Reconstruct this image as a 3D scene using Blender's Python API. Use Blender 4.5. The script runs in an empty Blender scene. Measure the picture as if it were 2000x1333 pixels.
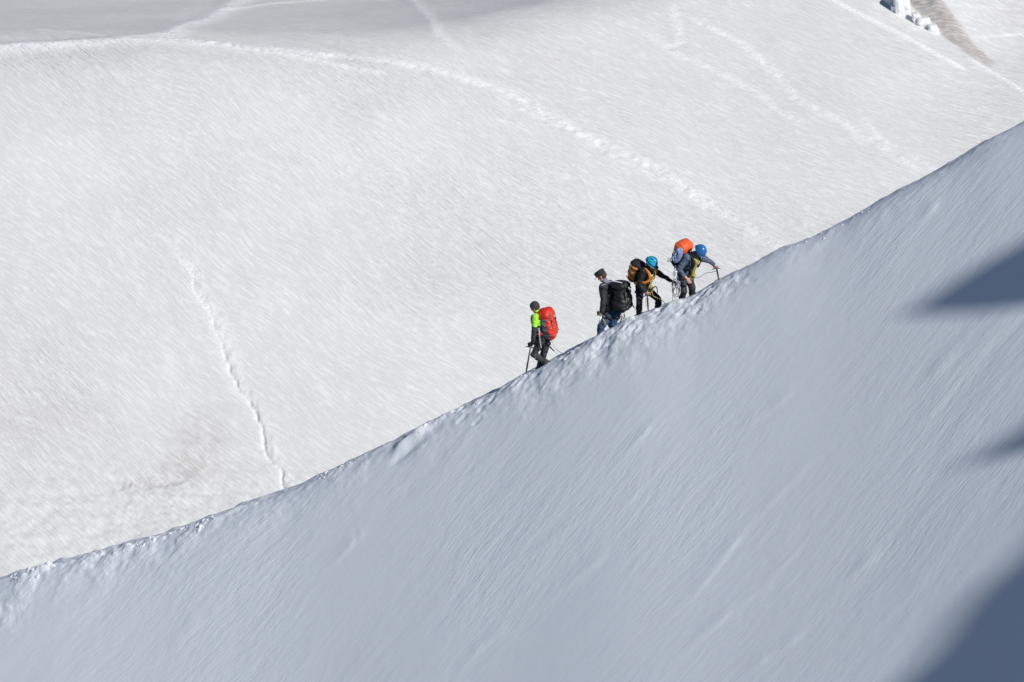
import bpy, math, random
import numpy as np
from mathutils import Vector, Matrix

# ------------------------------------------------------------------ camera, sky, sun
scene = bpy.context.scene
PITCH = math.radians(20.0)          # the camera looks down on the ridge from a higher terrace
FPX = 8280.0                        # focal length in pixels of a 2000 px wide frame
cam_data = bpy.data.cameras.new("camera")
cam = bpy.data.objects.new("camera", cam_data)
scene.collection.objects.link(cam)
cam.location = (0, 0, 0)
cam.rotation_euler = (math.pi / 2 - PITCH, 0, 0)
cam_data.sensor_width = 36.0
cam_data.lens = 36.0 * FPX / 2000.0
cam_data.clip_start = 0.5
cam_data.clip_end = 12000
scene.camera = cam

SUN = Vector((0.57, -0.57, 0.59)).normalized()      # towards the sun
world = bpy.data.worlds.new("World")
scene.world = world
world.use_nodes = True
wn = world.node_tree.nodes
wl = world.node_tree.links
sky = wn.new("ShaderNodeTexSky")
sky.sky_type = 'NISHITA'
sky.sun_disc = False
sky.sun_elevation = math.asin(SUN.z)
sky.sun_rotation = math.atan2(SUN.x, SUN.y)
sky.altitude = 3600
sky.air_density = 1.0
sky.dust_density = 0.1
sky.ozone_density = 2.5
wn["Background"].inputs["Strength"].default_value = 0.062
wl.new(sky.outputs[0], wn["Background"].inputs["Color"])
sun_data = bpy.data.lights.new("sun", 'SUN')
sun_data.energy = 3.6
sun_data.angle = math.radians(0.53)
sun_data.color = (1.0, 0.985, 0.955)
sun = bpy.data.objects.new("sun", sun_data)
scene.collection.objects.link(sun)
sun.rotation_euler = SUN.to_track_quat('Z', 'Y').to_euler()
scene.view_settings.view_transform = 'Standard'
scene.view_settings.look = 'None'
scene.view_settings.exposure = 0.075
scene.view_settings.gamma = 1.0

# ------------------------------------------------------------------ helpers
COL = scene.collection
CP, SP = math.cos(PITCH), math.sin(PITCH)
V = Vector


def ray(px, py):
    a, b = (px - 1000.0) / FPX, (666.5 - py) / FPX
    return V((a, CP + b * SP, -SP + b * CP))


def at(px, py, Y):
    """the point of the place that stands at distance Y and is seen at that spot of the photograph"""
    d = ray(px, py)
    return d * (Y / d.y)


def tag(o, label=None, cat=None, group=None, kind=None):
    if label: o["label"] = label
    if cat: o["category"] = cat
    if group: o["group"] = group
    if kind: o["kind"] = kind
    return o


def empty(name, loc, label=None, cat=None, group=None):
    o = bpy.data.objects.new(name, None)
    COL.objects.link(o)
    o.location = loc
    o.empty_display_size = 0.1
    tag(o, label, cat, group)
    return o


def link(name, me, parent=None):
    o = bpy.data.objects.new(name, me)
    COL.objects.link(o)
    if parent is not None:
        o.parent = parent
        off = V(parent.location)
        if parent.parent is not None:
            off = off + V(parent.parent.location)
        # geometry is written in world coordinates: move it into the parent's frame
        me.transform(Matrix.Translation(-off))
    return o


def hash2(ix, iy, seed):
    h = (ix.astype(np.int64) * 374761393 + iy.astype(np.int64) * 668265263 + seed * 1442695041) & 0xFFFFFFFF
    h = ((h ^ (h >> 13)) * 1274126177) & 0xFFFFFFFF
    h = h ^ (h >> 16)
    return (h & 0xFFFFFF).astype(np.float64) / 0xFFFFFF


def vnoise(x, y, seed=0):
    x0 = np.floor(x); y0 = np.floor(y)
    fx = x - x0; fy = y - y0
    ux = fx * fx * fx * (fx * (fx * 6 - 15) + 10)
    uy = fy * fy * fy * (fy * (fy * 6 - 15) + 10)
    a = hash2(x0, y0, seed); b = hash2(x0 + 1, y0, seed)
    c = hash2(x0, y0 + 1, seed); d = hash2(x0 + 1, y0 + 1, seed)
    return (a + (b - a) * ux) * (1 - uy) + (c + (d - c) * ux) * uy - 0.5


def fbm(x, y, octv=4, seed=0, gain=0.5):
    s = 0.0; amp = 1.0
    for k in range(octv):
        c, sn = math.cos(0.6 * k), math.sin(0.6 * k)
        s = s + amp * vnoise((x * c - y * sn) * 2 ** k + 17.3 * k, (x * sn + y * c) * 2 ** k - 9.1 * k, seed + k)
        amp *= gain
    return s


def fbm_aniso(x, y, octv=3, seed=0, gain=0.5):
    s = 0.0; amp = 1.0
    for k in range(octv):
        s = s + amp * vnoise(x * 2 ** k + 17.3 * k, y * 2 ** k - 9.1 * k, seed + k)
        amp *= gain
    return s


def sstep(a, b, x):
    t = np.clip((x - a) / (b - a), 0, 1)
    return t * t * (3 - 2 * t)


def grid_mesh(name, P, uv=None, attr=None):
    """P: (ny, nx, 3) array of positions"""
    ny, nx, _ = P.shape
    me = bpy.data.meshes.new(name)
    nv = nx * ny
    me.vertices.add(nv)
    me.vertices.foreach_set("co", P.reshape(-1).astype(np.float32))
    idx = np.arange(nv).reshape(ny, nx)
    quads = np.stack([idx[:-1, :-1], idx[:-1, 1:], idx[1:, 1:], idx[1:, :-1]], -1).reshape(-1, 4)
    nf = len(quads)
    me.loops.add(nf * 4)
    me.loops.foreach_set("vertex_index", quads.reshape(-1).astype(np.int32))
    me.polygons.add(nf)
    me.polygons.foreach_set("loop_start", (np.arange(nf) * 4).astype(np.int32))
    me.polygons.foreach_set("loop_total", np.full(nf, 4, np.int32))
    me.update(calc_edges=True)
    me.polygons.foreach_set("use_smooth", np.ones(nf, bool))
    if uv is not None:
        a = me.attributes.new("flow", 'FLOAT_VECTOR', 'POINT')
        v3 = np.zeros((nv, 3), np.float32); v3[:, :2] = uv.reshape(-1, 2)
        a.data.foreach_set("vector", v3.reshape(-1))
    if attr is not None:
        a = me.attributes.new("cover", 'FLOAT_COLOR', 'POINT')
        c4 = np.ones((nv, 4), np.float32); c4[:, :3] = attr.reshape(-1, 3)
        a.data.foreach_set("color", c4.reshape(-1))
    return me


# ------------------------------------------------------------------ materials
def new_mat(name):
    m = bpy.data.materials.new(name)
    m.use_nodes = True
    return m, m.node_tree.nodes, m.node_tree.links, m.node_tree.nodes["Principled BSDF"]


def cloth(name, col, rough=0.8, var=0.25, scale=60.0, bump=0.3, metal=0.0, fold=14.0):
    m, n, l, b = new_mat(name)
    tc = n.new("ShaderNodeTexCoord")
    nz = n.new("ShaderNodeTexNoise"); nz.inputs["Scale"].default_value = scale
    nz.inputs["Detail"].default_value = 3
    l.new(tc.outputs["Object"], nz.inputs["Vector"])
    ramp = n.new("ShaderNodeMixRGB")
    c = V(col)
    ramp.inputs[1].default_value = (*(c * (1 - var)), 1)
    ramp.inputs[2].default_value = (*[min(0.95, x) for x in c * (1 + var)], 1)
    l.new(nz.outputs[0], ramp.inputs[0])
    l.new(ramp.outputs[0], b.inputs["Base Color"])
    b.inputs["Roughness"].default_value = rough
    b.inputs["Metallic"].default_value = metal
    n2 = n.new("ShaderNodeTexNoise"); n2.inputs["Scale"].default_value = fold
    n2.inputs["Detail"].default_value = 3; n2.inputs["Distortion"].default_value = 0.6
    l.new(tc.outputs["Object"], n2.inputs["Vector"])
    bp = n.new("ShaderNodeBump"); bp.inputs["Strength"].default_value = bump
    bp.inputs["Distance"].default_value = 0.03
    l.new(n2.outputs[0], bp.inputs["Height"])
    l.new(bp.outputs[0], b.inputs["Normal"])
    return m


def plaid(name, base, line, dark):
    m, n, l, b = new_mat(name)
    tc = n.new("ShaderNodeTexCoord")
    prev = None
    for k, (axis, scl, col, thr) in enumerate((('X', 11, dark, 0.5), ('Z', 11, dark, 0.5), ('X', 11, line, 0.9), ('Z', 11, line, 0.88))):
        w = n.new("ShaderNodeTexWave"); w.bands_direction = axis
        w.inputs["Scale"].default_value = scl * (0.5 if k < 2 else 1.0)
        w.inputs["Distortion"].default_value = 0.8
        w.inputs["Phase Offset"].default_value = k * 1.3
        l.new(tc.outputs["Object"], w.inputs["Vector"])
        g = n.new("ShaderNodeMath"); g.operation = 'GREATER_THAN'; g.inputs[1].default_value = thr
        l.new(w.outputs["Fac"], g.inputs[0])
        sc = n.new("ShaderNodeMath"); sc.operation = 'MULTIPLY'; sc.inputs[1].default_value = 0.55
        l.new(g.outputs[0], sc.inputs[0])
        mx = n.new("ShaderNodeMixRGB")
        l.new(sc.outputs[0], mx.inputs[0])
        if prev is None: mx.inputs[1].default_value = (*base, 1)
        else: l.new(prev, mx.inputs[1])
        mx.inputs[2].default_value = (*col, 1)
        prev = mx.outputs[0]
    l.new(prev, b.inputs["Base Color"])
    b.inputs["Roughness"].default_value = 0.9
    n2 = n.new("ShaderNodeTexNoise"); n2.inputs["Scale"].default_value = 12
    l.new(tc.outputs["Object"], n2.inputs["Vector"])
    bp = n.new("ShaderNodeBump"); bp.inputs["Strength"].default_value = 0.4; bp.inputs["Distance"].default_value = 0.03
    l.new(n2.outputs[0], bp.inputs["Height"]); l.new(bp.outputs[0], b.inputs["Normal"])
    return m


def snow_mat(name, old, fresh, dirt, streaks, pits=0.0):
    """streaks: list of (along scale, across scale, bump distance) on the wind-flow coordinates"""
    m, n, l, b = new_mat(name)
    fl = n.new("ShaderNodeAttribute"); fl.attribute_name = "flow"
    cv = n.new("ShaderNodeAttribute"); cv.attribute_name = "cover"
    sep = n.new("ShaderNodeSeparateColor"); l.new(cv.outputs["Color"], sep.inputs[0])
    geo = n.new("ShaderNodeNewGeometry")
    # colour: old wind-packed snow, churned fresh snow, dust
    big = n.new("ShaderNodeTexNoise"); big.inputs["Scale"].default_value = 0.09; big.inputs["Detail"].default_value = 4
    l.new(geo.outputs["Position"], big.inputs["Vector"])
    br = n.new("ShaderNodeValToRGB")
    br.color_ramp.elements[0].position = 0.42; br.color_ramp.elements[0].color = (0, 0, 0, 1)
    br.color_ramp.elements[1].position = 0.72; br.color_ramp.elements[1].color = (1, 1, 1, 1)
    l.new(big.outputs[0], br.inputs[0])
    dustf = n.new("ShaderNodeMath"); dustf.operation = 'MULTIPLY'; dustf.inputs[1].default_value = 0.12
    l.new(br.outputs[0], dustf.inputs[0])
    ad = n.new("ShaderNodeMath"); ad.operation = 'ADD'; ad.use_clamp = True
    l.new(dustf.outputs[0], ad.inputs[0]); l.new(sep.outputs[1], ad.inputs[1])
    m1 = n.new("ShaderNodeMixRGB"); m1.inputs[1].default_value = (*old, 1); m1.inputs[2].default_value = (*dirt, 1)
    l.new(ad.outputs[0], m1.inputs[0])
    m2 = n.new("ShaderNodeMixRGB"); m2.inputs[2].default_value = (*fresh, 1)
    l.new(sep.outputs[0], m2.inputs[0])
    prev = None
    colout = m1.outputs[0]
    for k, (sa, sc, dist, det, tint) in enumerate(streaks):
        mp = n.new("ShaderNodeMapping")
        mp.inputs["Scale"].default_value = (sa, sc, 1)
        mp.inputs["Location"].default_value = (3.7 * k, 1.9 * k, 0)
        l.new(fl.outputs["Vector"], mp.inputs["Vector"])
        nz = n.new("ShaderNodeTexNoise"); nz.noise_dimensions = '2D'
        nz.inputs["Scale"].default_value = 1.0; nz.inputs["Detail"].default_value = det
        nz.inputs["Roughness"].default_value = 0.55
        l.new(mp.outputs[0], nz.inputs["Vector"])
        bp = n.new("ShaderNodeBump"); bp.inputs["Strength"].default_value = 1.0
        mul = n.new("ShaderNodeMath"); mul.operation = 'MULTIPLY'
        ctr = n.new("ShaderNodeMath"); ctr.operation = 'SUBTRACT'; ctr.inputs[1].default_value = 0.5
        l.new(nz.outputs[0], ctr.inputs[0])
        l.new(ctr.outputs[0], mul.inputs[0]); l.new(sep.outputs[2], mul.inputs[1])
        bp.inputs["Distance"].default_value = dist
        l.new(mul.outputs[0], bp.inputs["Height"])
        if prev: l.new(prev, bp.inputs["Normal"])
        prev = bp.outputs[0]
        if tint > 0:      # darker tint in the furrows, paler on the ridge tops, for streak contrast
            rr = n.new("ShaderNodeValToRGB")
            rr.color_ramp.elements[0].position = 0.35; rr.color_ramp.elements[0].color = (tint, tint, tint, 1)
            rr.color_ramp.elements[1].position = 0.6; rr.color_ramp.elements[1].color = (0, 0, 0, 1)
            l.new(nz.outputs[0], rr.inputs[0])
            mm = n.new("ShaderNodeMixRGB"); mm.inputs[2].default_value = (*dirt, 1)
            l.new(colout, mm.inputs[1]); l.new(rr.outputs[0], mm.inputs[0])
            colout = mm.outputs[0]
            rf = n.new("ShaderNodeValToRGB")
            rf.color_ramp.elements[0].position = 0.52; rf.color_ramp.elements[0].color = (0, 0, 0, 1)
            rf.color_ramp.elements[1].position = 0.72; rf.color_ramp.elements[1].color = (0.40, 0.40, 0.40, 1)
            l.new(nz.outputs[0], rf.inputs[0])
            mf = n.new("ShaderNodeMixRGB"); mf.inputs[2].default_value = (*fresh, 1)
            l.new(colout, mf.inputs[1]); l.new(rf.outputs[0], mf.inputs[0])
            colout = mf.outputs[0]
    l.new(colout, m2.inputs[1]); colout = m2.outputs[0]
    # fine grain, stronger where the snow is churned
    gr = n.new("ShaderNodeTexNoise"); gr.inputs["Scale"].default_value = 3.2; gr.inputs["Detail"].default_value = 5
    gr.inputs["Roughness"].default_value = 0.65
    l.new(geo.outputs["Position"], gr.inputs["Vector"])
    ma = n.new("ShaderNodeMath"); ma.operation = 'MULTIPLY_ADD'; ma.inputs[1].default_value = 1.0; ma.inputs[2].default_value = 0.1
    l.new(sep.outputs[0], ma.inputs[0])
    mg = n.new("ShaderNodeMath"); mg.operation = 'MULTIPLY'
    cg = n.new("ShaderNodeMath"); cg.operation = 'SUBTRACT'; cg.inputs[1].default_value = 0.5
    l.new(gr.outputs[0], cg.inputs[0])
    l.new(cg.outputs[0], mg.inputs[0]); l.new(ma.outputs[0], mg.inputs[1])
    bp = n.new("ShaderNodeBump"); bp.inputs["Strength"].default_value = 1.0; bp.inputs["Distance"].default_value = pits
    l.new(mg.outputs[0], bp.inputs["Height"])
    if prev: l.new(prev, bp.inputs["Normal"])
    l.new(bp.outputs[0], b.inputs["Normal"])
    l.new(colout, b.inputs["Base Color"])
    b.inputs["Roughness"].default_value = 0.65
    b.inputs["IOR"].default_value = 1.25
    b.inputs["Specular IOR Level"].default_value = 0.3
    return m


M = {}
M["glacier"] = snow_mat("glacier_snow", (0.755, 0.745, 0.725), (0.96, 0.95, 0.945), (0.52, 0.47, 0.43),
                        [(0.60, 6.6, 0.095, 2.0, 0.05), (0.18, 1.6, 0.13, 1.5, 0.0), (1.6, 12.0, 0.05, 2.0, 0.025)], pits=0.14)
M["ridge"] = snow_mat("ridge_snow", (0.785, 0.815, 0.875), (0.90, 0.92, 0.95), (0.70, 0.68, 0.66),
                      [(4.6, 24.0, 0.0060, 2.0, 0.0), (1.8, 8.5, 0.008, 2.0, 0.0), (0.5, 1.8, 0.015, 2.0, 0.0)], pits=0.045)
m, n, l, b = new_mat("granite")
tc = n.new("ShaderNodeNewGeometry")
nz = n.new("ShaderNodeTexNoise"); nz.inputs["Scale"].default_value = 0.8; nz.inputs["Detail"].default_value = 8
l.new(tc.outputs["Position"], nz.inputs["Vector"])
r = n.new("ShaderNodeValToRGB")
r.color_ramp.elements[0].position = 0.3; r.color_ramp.elements[0].color = (0.16, 0.13, 0.11, 1)
r.color_ramp.elements[1].position = 0.7; r.color_ramp.elements[1].color = (0.38, 0.33, 0.28, 1)
l.new(nz.outputs[0], r.inputs[0]); l.new(r.outputs[0], b.inputs["Base Color"])
b.inputs["Roughness"].default_value = 0.9
bp = n.new("ShaderNodeBump"); bp.inputs["Distance"].default_value = 0.4
l.new(nz.outputs[0], bp.inputs["Height"]); l.new(bp.outputs[0], b.inputs["Normal"])
M["granite"] = m
m, n, l, b = new_mat("glacier_ice")
b.inputs["Base Color"].default_value = (0.87, 0.89, 0.88, 1)
b.inputs["Roughness"].default_value = 0.35
gz = n.new("ShaderNodeTexNoise"); gz.inputs["Scale"].default_value = 2.5; gz.inputs["Detail"].default_value = 5
gp = n.new("ShaderNodeNewGeometry"); l.new(gp.outputs["Position"], gz.inputs["Vector"])
bp = n.new("ShaderNodeBump"); bp.inputs["Distance"].default_value = 0.2
l.new(gz.outputs[0], bp.inputs["Height"]); l.new(bp.outputs[0], b.inputs["Normal"])
M["ice"] = m
M["skin"] = cloth("skin", (0.62, 0.34, 0.25), 0.55, 0.12, 30, 0.05)
M["hair"] = cloth("hair", (0.06, 0.035, 0.02), 0.6, 0.4, 80, 0.4)
M["eye"] = cloth("eye", (0.03, 0.025, 0.02), 0.2, 0.0)
M["neon"] = cloth("neon_shell", (0.40, 0.90, 0.06), 0.65, 0.12)
M["charcoal"] = cloth("charcoal_shell", (0.045, 0.045, 0.05), 0.8, 0.3)
M["darkgrey"] = cloth("dark_grey_softshell", (0.028, 0.029, 0.031), 0.8, 0.3)
M["black"] = cloth("black_fabric", (0.014, 0.015, 0.017), 0.75, 0.4)
M["blacknylon"] = cloth("black_nylon", (0.022, 0.024, 0.023), 0.5, 0.4, 40, 0.6, fold=9)
M["jeans"] = cloth("blue_trousers", (0.045, 0.10, 0.20), 0.85, 0.35, 30, 0.6)
M["beanie"] = cloth("charcoal_knit", (0.05, 0.055, 0.06), 0.95, 0.4, 160, 0.5, fold=70)
M["cap"] = cloth("dark_cap", (0.028, 0.032, 0.03), 0.85, 0.3)
M["red"] = cloth("red_nylon", (0.75, 0.045, 0.02), 0.5, 0.15, 30, 0.5, fold=9)
M["packgrey"] = cloth("grey_nylon", (0.17, 0.19, 0.21), 0.6, 0.2, 30, 0.5, fold=9)
M["orange"] = cloth("orange_nylon", (0.80, 0.26, 0.03), 0.5, 0.15, 30, 0.5, fold=9)
M["redorange"] = cloth("red_orange_nylon", (0.88, 0.13, 0.035), 0.5, 0.12, 30, 0.5, fold=9)
M["lilac"] = cloth("lilac_fleece", (0.24, 0.24, 0.33), 0.9, 0.15)
M["yellow"] = cloth("yellow_webbing", (0.52, 0.43, 0.08), 0.75, 0.2)
M["tan"] = cloth("tan_leather", (0.24, 0.15, 0.045), 0.7, 0.4, 25, 0.4)
M["cyan"] = cloth("cyan_helmet_shell", (0.02, 0.44, 0.66), 0.25, 0.05, 30, 0.0)
M["navy"] = cloth("navy_helmet_vent", (0.012, 0.05, 0.11), 0.35, 0.1, 30, 0.0)
M["blue"] = cloth("blue_helmet_shell", (0.025, 0.16, 0.40), 0.2, 0.05, 30, 0.0)
M["plaid"] = plaid("blue_plaid_shirt", (0.075, 0.115, 0.195), (0.30, 0.34, 0.41), (0.03, 0.045, 0.08))
M["ropeblue"] = cloth("blue_white_rope", (0.30, 0.36, 0.58), 0.85, 0.45, 90, 0.3)
M["ropewhite"] = cloth("pale_rope", (0.62, 0.60, 0.60), 0.85, 0.3, 90, 0.3)
M["ropedark"] = cloth("dark_rope", (0.10, 0.11, 0.12), 0.85, 0.4, 90, 0.3)
M["ropegold"] = cloth("gold_rope", (0.55, 0.45, 0.16), 0.85, 0.3, 90, 0.3)
M["steel"] = cloth("steel", (0.42, 0.43, 0.45), 0.35, 0.1, 30, 0.0, metal=0.9)
M["darksteel"] = cloth("dark_anodised_metal", (0.05, 0.052, 0.056), 0.45, 0.2, 30, 0.0, metal=0.6)
M["maroon"] = cloth("maroon_webbing", (0.22, 0.05, 0.07), 0.8, 0.3)
M["white"] = cloth("white_trim", (0.75, 0.75, 0.76), 0.6, 0.05)

# ------------------------------------------------------------------ snow ridge (near slope, crest, trodden path behind the lip)
YC = 84.57                                   # the crest runs across the view at this distance
B_FACE = 0.90
KC = -0.25                                   # the crest comes nearer as it climbs to the right


def at_crest(px, py, dy=0.0):
    d = ray(px, py)
    t = YC / d.y
    for _ in range(12):
        t = (YC + dy + float(crest_plan(np.float64(t * d.x)))) / d.y
    return d * t


def crest_plan(x):
    """the crest line in plan: how much nearer or farther than YC it runs"""
    n_ = np.clip(x, -16, 0)
    return KC * x + 0.0055 * n_ ** 2 - 0.176 * np.minimum(x + 16, 0)


crest_px = [(-700, 1330), (-300, 1222), (0, 1131), (120, 1097), (200, 1078), (300, 1050), (400, 1013), (480, 985), (560, 958),
            (650, 916), (700, 892), (760, 864), (800, 845), (870, 809), (920, 786), (980, 756), (1030, 729), (1080, 701),
            (1130, 675), (1180, 649), (1240, 616), (1300, 593), (1350, 578), (1400, 551), (1460, 521), (1520, 490),
            (1600, 458), (1660, 428), (1720, 392), (1780, 361), (1830, 336), (1880, 308), (1940, 271), (2000, 240), (2300, 75), (2700, -145)]
cx = np.array([at_crest(a, b_).x for a, b_ in crest_px])
cz = np.array([at_crest(a, b_).z for a, b_ in crest_px])
cx = np.concatenate([[-150], cx, [150]])
cz = np.concatenate([[cz[0] - 0.5 * (cx[1] + 150)], cz, [cz[-1] + 0.62 * (150 - cx[-2])]])
_fx = np.linspace(-150, 150, 30001)
_fz = np.interp(_fx, cx, cz)


def smooth1(z, w):
    k = np.hanning(w); k /= k.sum()
    return np.convolve(np.pad(z, w // 2, mode='edge'), k, 'valid')[:len(z)]


_cs1 = smooth1(_fz, 61)
_cs2 = smooth1(_fz, 501)


def crest(x): return np.interp(x, _fx, _cs1)
def crest_s(x): return np.interp(x, _fx, _cs2)


def ridge_base(x, v):
    """height of the ridge surface, v = distance behind the crest line (negative: near slope)"""
    near = np.minimum(v, 0)
    w = np.exp(near / 1.2)
    c = crest(x) * w + crest_s(x) * (1 - w) + 0.014 * np.minimum(-near, 25) * np.clip(x, -6, 25)
    roll = 0.25                                   # rounding of the lip
    zn = B_FACE * (near + roll * (1 - np.exp(near / roll)))
    zn = zn - 0.0012 * near ** 2 * np.where(near > -40, 1, 0) - np.where(near > -40, 0, 1) * (1.92 + 0.096 * (-near - 40))
    far = np.maximum(v, 0)
    zf = -0.50 * sstep(0.02, 0.42, far) - 0.05 * np.clip(far - 0.42, 0, 1.0) - 1.02 * np.maximum(far - 1.55, 0)
    return c + zn + zf


def lip(x, v):
    return np.exp(-(np.maximum(-v - 0.05, 0) / 0.45) ** 1.3) * np.where(v > 0.25, np.exp(-(v - 0.25) / 0.2), 1)


def pxx(px): return at_crest(px, 700).x


def face_xv(px, py):
    """spot of the near slope seen at that place, as (x, v)"""
    dr = ray(px, py)
    Yr = np.linspace(60, 90, 3000)
    xr, zr = dr.x / dr.y * Yr, dr.z / dr.y * Yr
    h = int(np.argmax(zr <= ridge_base(xr, Yr - YC - crest_plan(xr))))
    return xr[h], Yr[h] - YC - crest_plan(xr[h])


# long thin wind ridges on the near slope
WIND_RIDGES = [[face_xv(a, b_) for a, b_ in pl] for pl in (
    [(1040, 1205), (1109, 1143), (1167, 1100), (1225, 1047)],
    [(1268, 1234), (1301, 1209), (1348, 1176), (1380, 1136), (1435, 1064), (1475, 1017), (1500, 993), (1579, 907), (1685, 821)],
    [(1297, 1317), (1362, 1252), (1427, 1198), (1500, 1140), (1570, 1060)],
    [(1430, 850), (1500, 804), (1566, 755)], [(1785, 774), (1844, 715), (1910, 662)], [(1785, 442), (1822, 410), (1850, 375)],
    [(880, 1330), (950, 1262), (1000, 1215)], [(620, 1130), (690, 1060), (730, 1030)], [(1200, 900), (1260, 850), (1300, 800)],
    [(1600, 1190), (1680, 1110), (1740, 1065)], [(1440, 1330), (1520, 1270), (1590, 1225)], [(300, 1300), (360, 1240), (400, 1205)])]


def wind_ridge(x, v, pts):
    out = np.full(x.shape, 9.0); t_all = np.zeros(x.shape)
    n = len(pts) - 1
    for i in range(n):
        ax_, av = pts[i]; dx, dv = pts[i + 1][0] - ax_, pts[i + 1][1] - av
        t = np.clip(((x - ax_) * dx + (v - av) * dv) / (dx * dx + dv * dv), 0, 1)
        ex, ev = x - ax_ - t * dx, v - av - t * dv
        dd = np.hypot(ex, ev) * np.sign(dx * ev - dv * ex + 1e-9)
        m_ = np.abs(dd) < np.abs(out)
        out = np.where(m_, dd, out); t_all = np.where(m_, (i + t) / n, t_all)
    out = out + 0.05 * vnoise(x * 1.7, v * 1.7, 77)
    amp = np.sin(np.pi * np.clip(t_all, 0, 1)) ** 1.6 * (0.65 + 0.8 * vnoise(t_all * 9 + pts[0][0], t_all * 0, 78))
    prof = np.where(out > 0, np.exp(-(out / 0.17) ** 2), np.exp(-(out / 0.05) ** 2))
    return 0.026 * amp * prof


_r = random.Random(77)
PRINTS = [(pxx(_r.uniform(890, 1470)), -_r.uniform(0.05, 0.62) * _r.uniform(0.3, 1), _r.uniform(-0.5, 0.9), _r.uniform(0.008, 0.024)) for _ in range(70)]


def ridge_detail(x, v):
    p = (x + 0.51 * v) / 1.1225
    q = (-0.51 * x + v) / 1.1225
    wob = fbm(p * 0.15, q * 0.3, 2, 5) * 0.6
    d = 0.05 * fbm_aniso(p * 0.12, (q + wob) * 0.35, 2, 11)
    msk = sstep(-0.15, 0.3, fbm(p * 0.12 + 4, q * 0.25, 3, 31))
    d = d + (0.003 + 0.010 * msk) * np.abs(fbm_aniso(p * 0.28, (q + wob) * 1.1, 3, 21)) * 2
    d = d + 0.008 * msk * fbm_aniso(p * 0.9, (q + wob * 0.6) * 3.0, 2, 41)
    for pl in WIND_RIDGES:
        d = d + wind_ridge(x, v, pl)
    L = lip(x, v) * (1.15 - 0.75 * sstep(pxx(1380), pxx(1500), x) + 0.25 * (1 - sstep(pxx(500), pxx(700), x)))
    clump = fbm(x * 2.1, v * 2.4, 4, 51, 0.55)
    big = sstep(-0.25, 0.35, fbm(x * 0.45, v * 0.2, 2, 61))
    d = d + L * (0.085 * np.maximum(clump, -0.1) * (0.35 + big) - 0.025)
    d = d + L * 0.020 * fbm(x * 9, v * 9, 3, 71)
    # boot-churned snow just under the lip where the party walks
    tz = np.exp(-((v + 0.35) / 0.55) ** 2) * sstep(pxx(960), pxx(1080), x) * (1 - sstep(pxx(1330), pxx(1460), x))
    d = d + tz * (0.014 * fbm(x * 18, v * 18, 2, 87) + 0.022 * fbm(x * 8, v * 9, 3, 85) + 0.035 * fbm(x * 3.3, v * 3.6, 4, 81) - 0.045 * sstep(0.12, 0.34, vnoise(x * 2.6, v * 3, 83)))
    # boot prints kicked into the near side of the crest
    for (bx, bv, br, bd) in PRINTS:
        ca, sa = math.cos(br), math.sin(br)
        m_ = (np.abs(x - bx) < 0.4) & (np.abs(v - bv) < 0.4)
        if not m_.any(): continue
        ux, uv_ = (x[m_] - bx) * ca + (v[m_] - bv) * sa, -(x[m_] - bx) * sa + (v[m_] - bv) * ca
        sz_ = 0.75 + 8 * bd
        rr_ = ((ux / (0.12 * sz_)) ** 4 + (uv_ / (0.06 * sz_)) ** 4) ** 0.25 + 0.5 * vnoise(x[m_] * 11, v[m_] * 11, 88)
        d[m_] += -bd * (1 - sstep(0.75, 1.1, rr_)) + 0.35 * bd * np.exp(-((rr_ - 1.3) / 0.25) ** 2)
    # the broken bit of cornice
    x0, x1 = pxx(762), pxx(838)
    t = (x - x0) / (x1 - x0)
    vv = v + 0.42 - 0.22 * t
    d = d + 0.13 * np.exp(-((t - 0.5) / 0.42) ** 4) * np.exp(-((vv - 0.10) / 0.11) ** 2) - 0.06 * np.exp(-((t - 0.45) / 0.4) ** 4) * np.exp(-((vv + 0.10) / 0.10) ** 2)
    # crusted patch low on the left
    pt = np.exp(-((x - at_crest(10, 1190).x) / 0.55) ** 2) * np.exp(-((v + 0.75) / 0.35) ** 2)
    d = d + pt * 0.09 * fbm(x * 3.6, v * 4.2, 3, 91)
    # path behind the lip
    pth = sstep(0.2, 0.5, v) * (1 - sstep(1.4, 2.2, v))
    d = d + pth * 0.07 * fbm(x * 3, v * 3, 3, 95)
    ch = np.clip(0.75 * tz * sstep(-0.1, 0.3, clump + 0.2) + 0.8 * L * sstep(0.0, 0.3, clump) + 0.8 * pt * sstep(0, .3, clump) + 0.6 * pth, 0, 1)
    q = q + 0.22 * fbm(p * 0.45, q * 0.45, 3, 101)
    return d, ch, p, q


def axis(lo, hi, step, grow, lo2, hi2):
    a = list(np.arange(lo, hi + 1e-6, step))
    s = step; x = lo; left = []
    while x > lo2:
        s *= grow; x -= s; left.append(x)
    s = step; x = a[-1]; right = []
    while x < hi2:
        s *= grow; x += s; right.append(x)
    return np.array(left[::-1] + a + right)


xs = axis(-11.6, 11.6, 0.034, 1.10, -70, 75)
vs = np.concatenate([axis(-10.6, -1.6, 0.038, 1.12, -70, -1.7)[:-1], np.arange(-1.6, 0.6, 0.022), axis(0.6, 1.8, 0.06, 1.15, 0.59, 115)])
vs = np.unique(np.round(vs, 4))
X, Vv = np.meshgrid(xs, vs)
D, CH, Pq, Qq = ridge_detail(X, Vv)
fade = np.exp(-np.maximum(np.abs(X) - 14, 0) / 6)
Z = ridge_base(X, Vv) + D * fade
me = grid_mesh("snow_ridge", np.stack([X, YC + crest_plan(X) + Vv, Z], -1), np.stack([Pq, Qq], -1),
               np.stack([CH, np.zeros_like(CH), np.clip(0.75 + 1.3 * fbm(X * 0.35, Vv * 0.35, 3, 97), 0.15, 1.6)], -1))
me.materials.append(M["ridge"])
ridge = link("snow_ridge", me)
tag(ridge, kind="structure")


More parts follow.
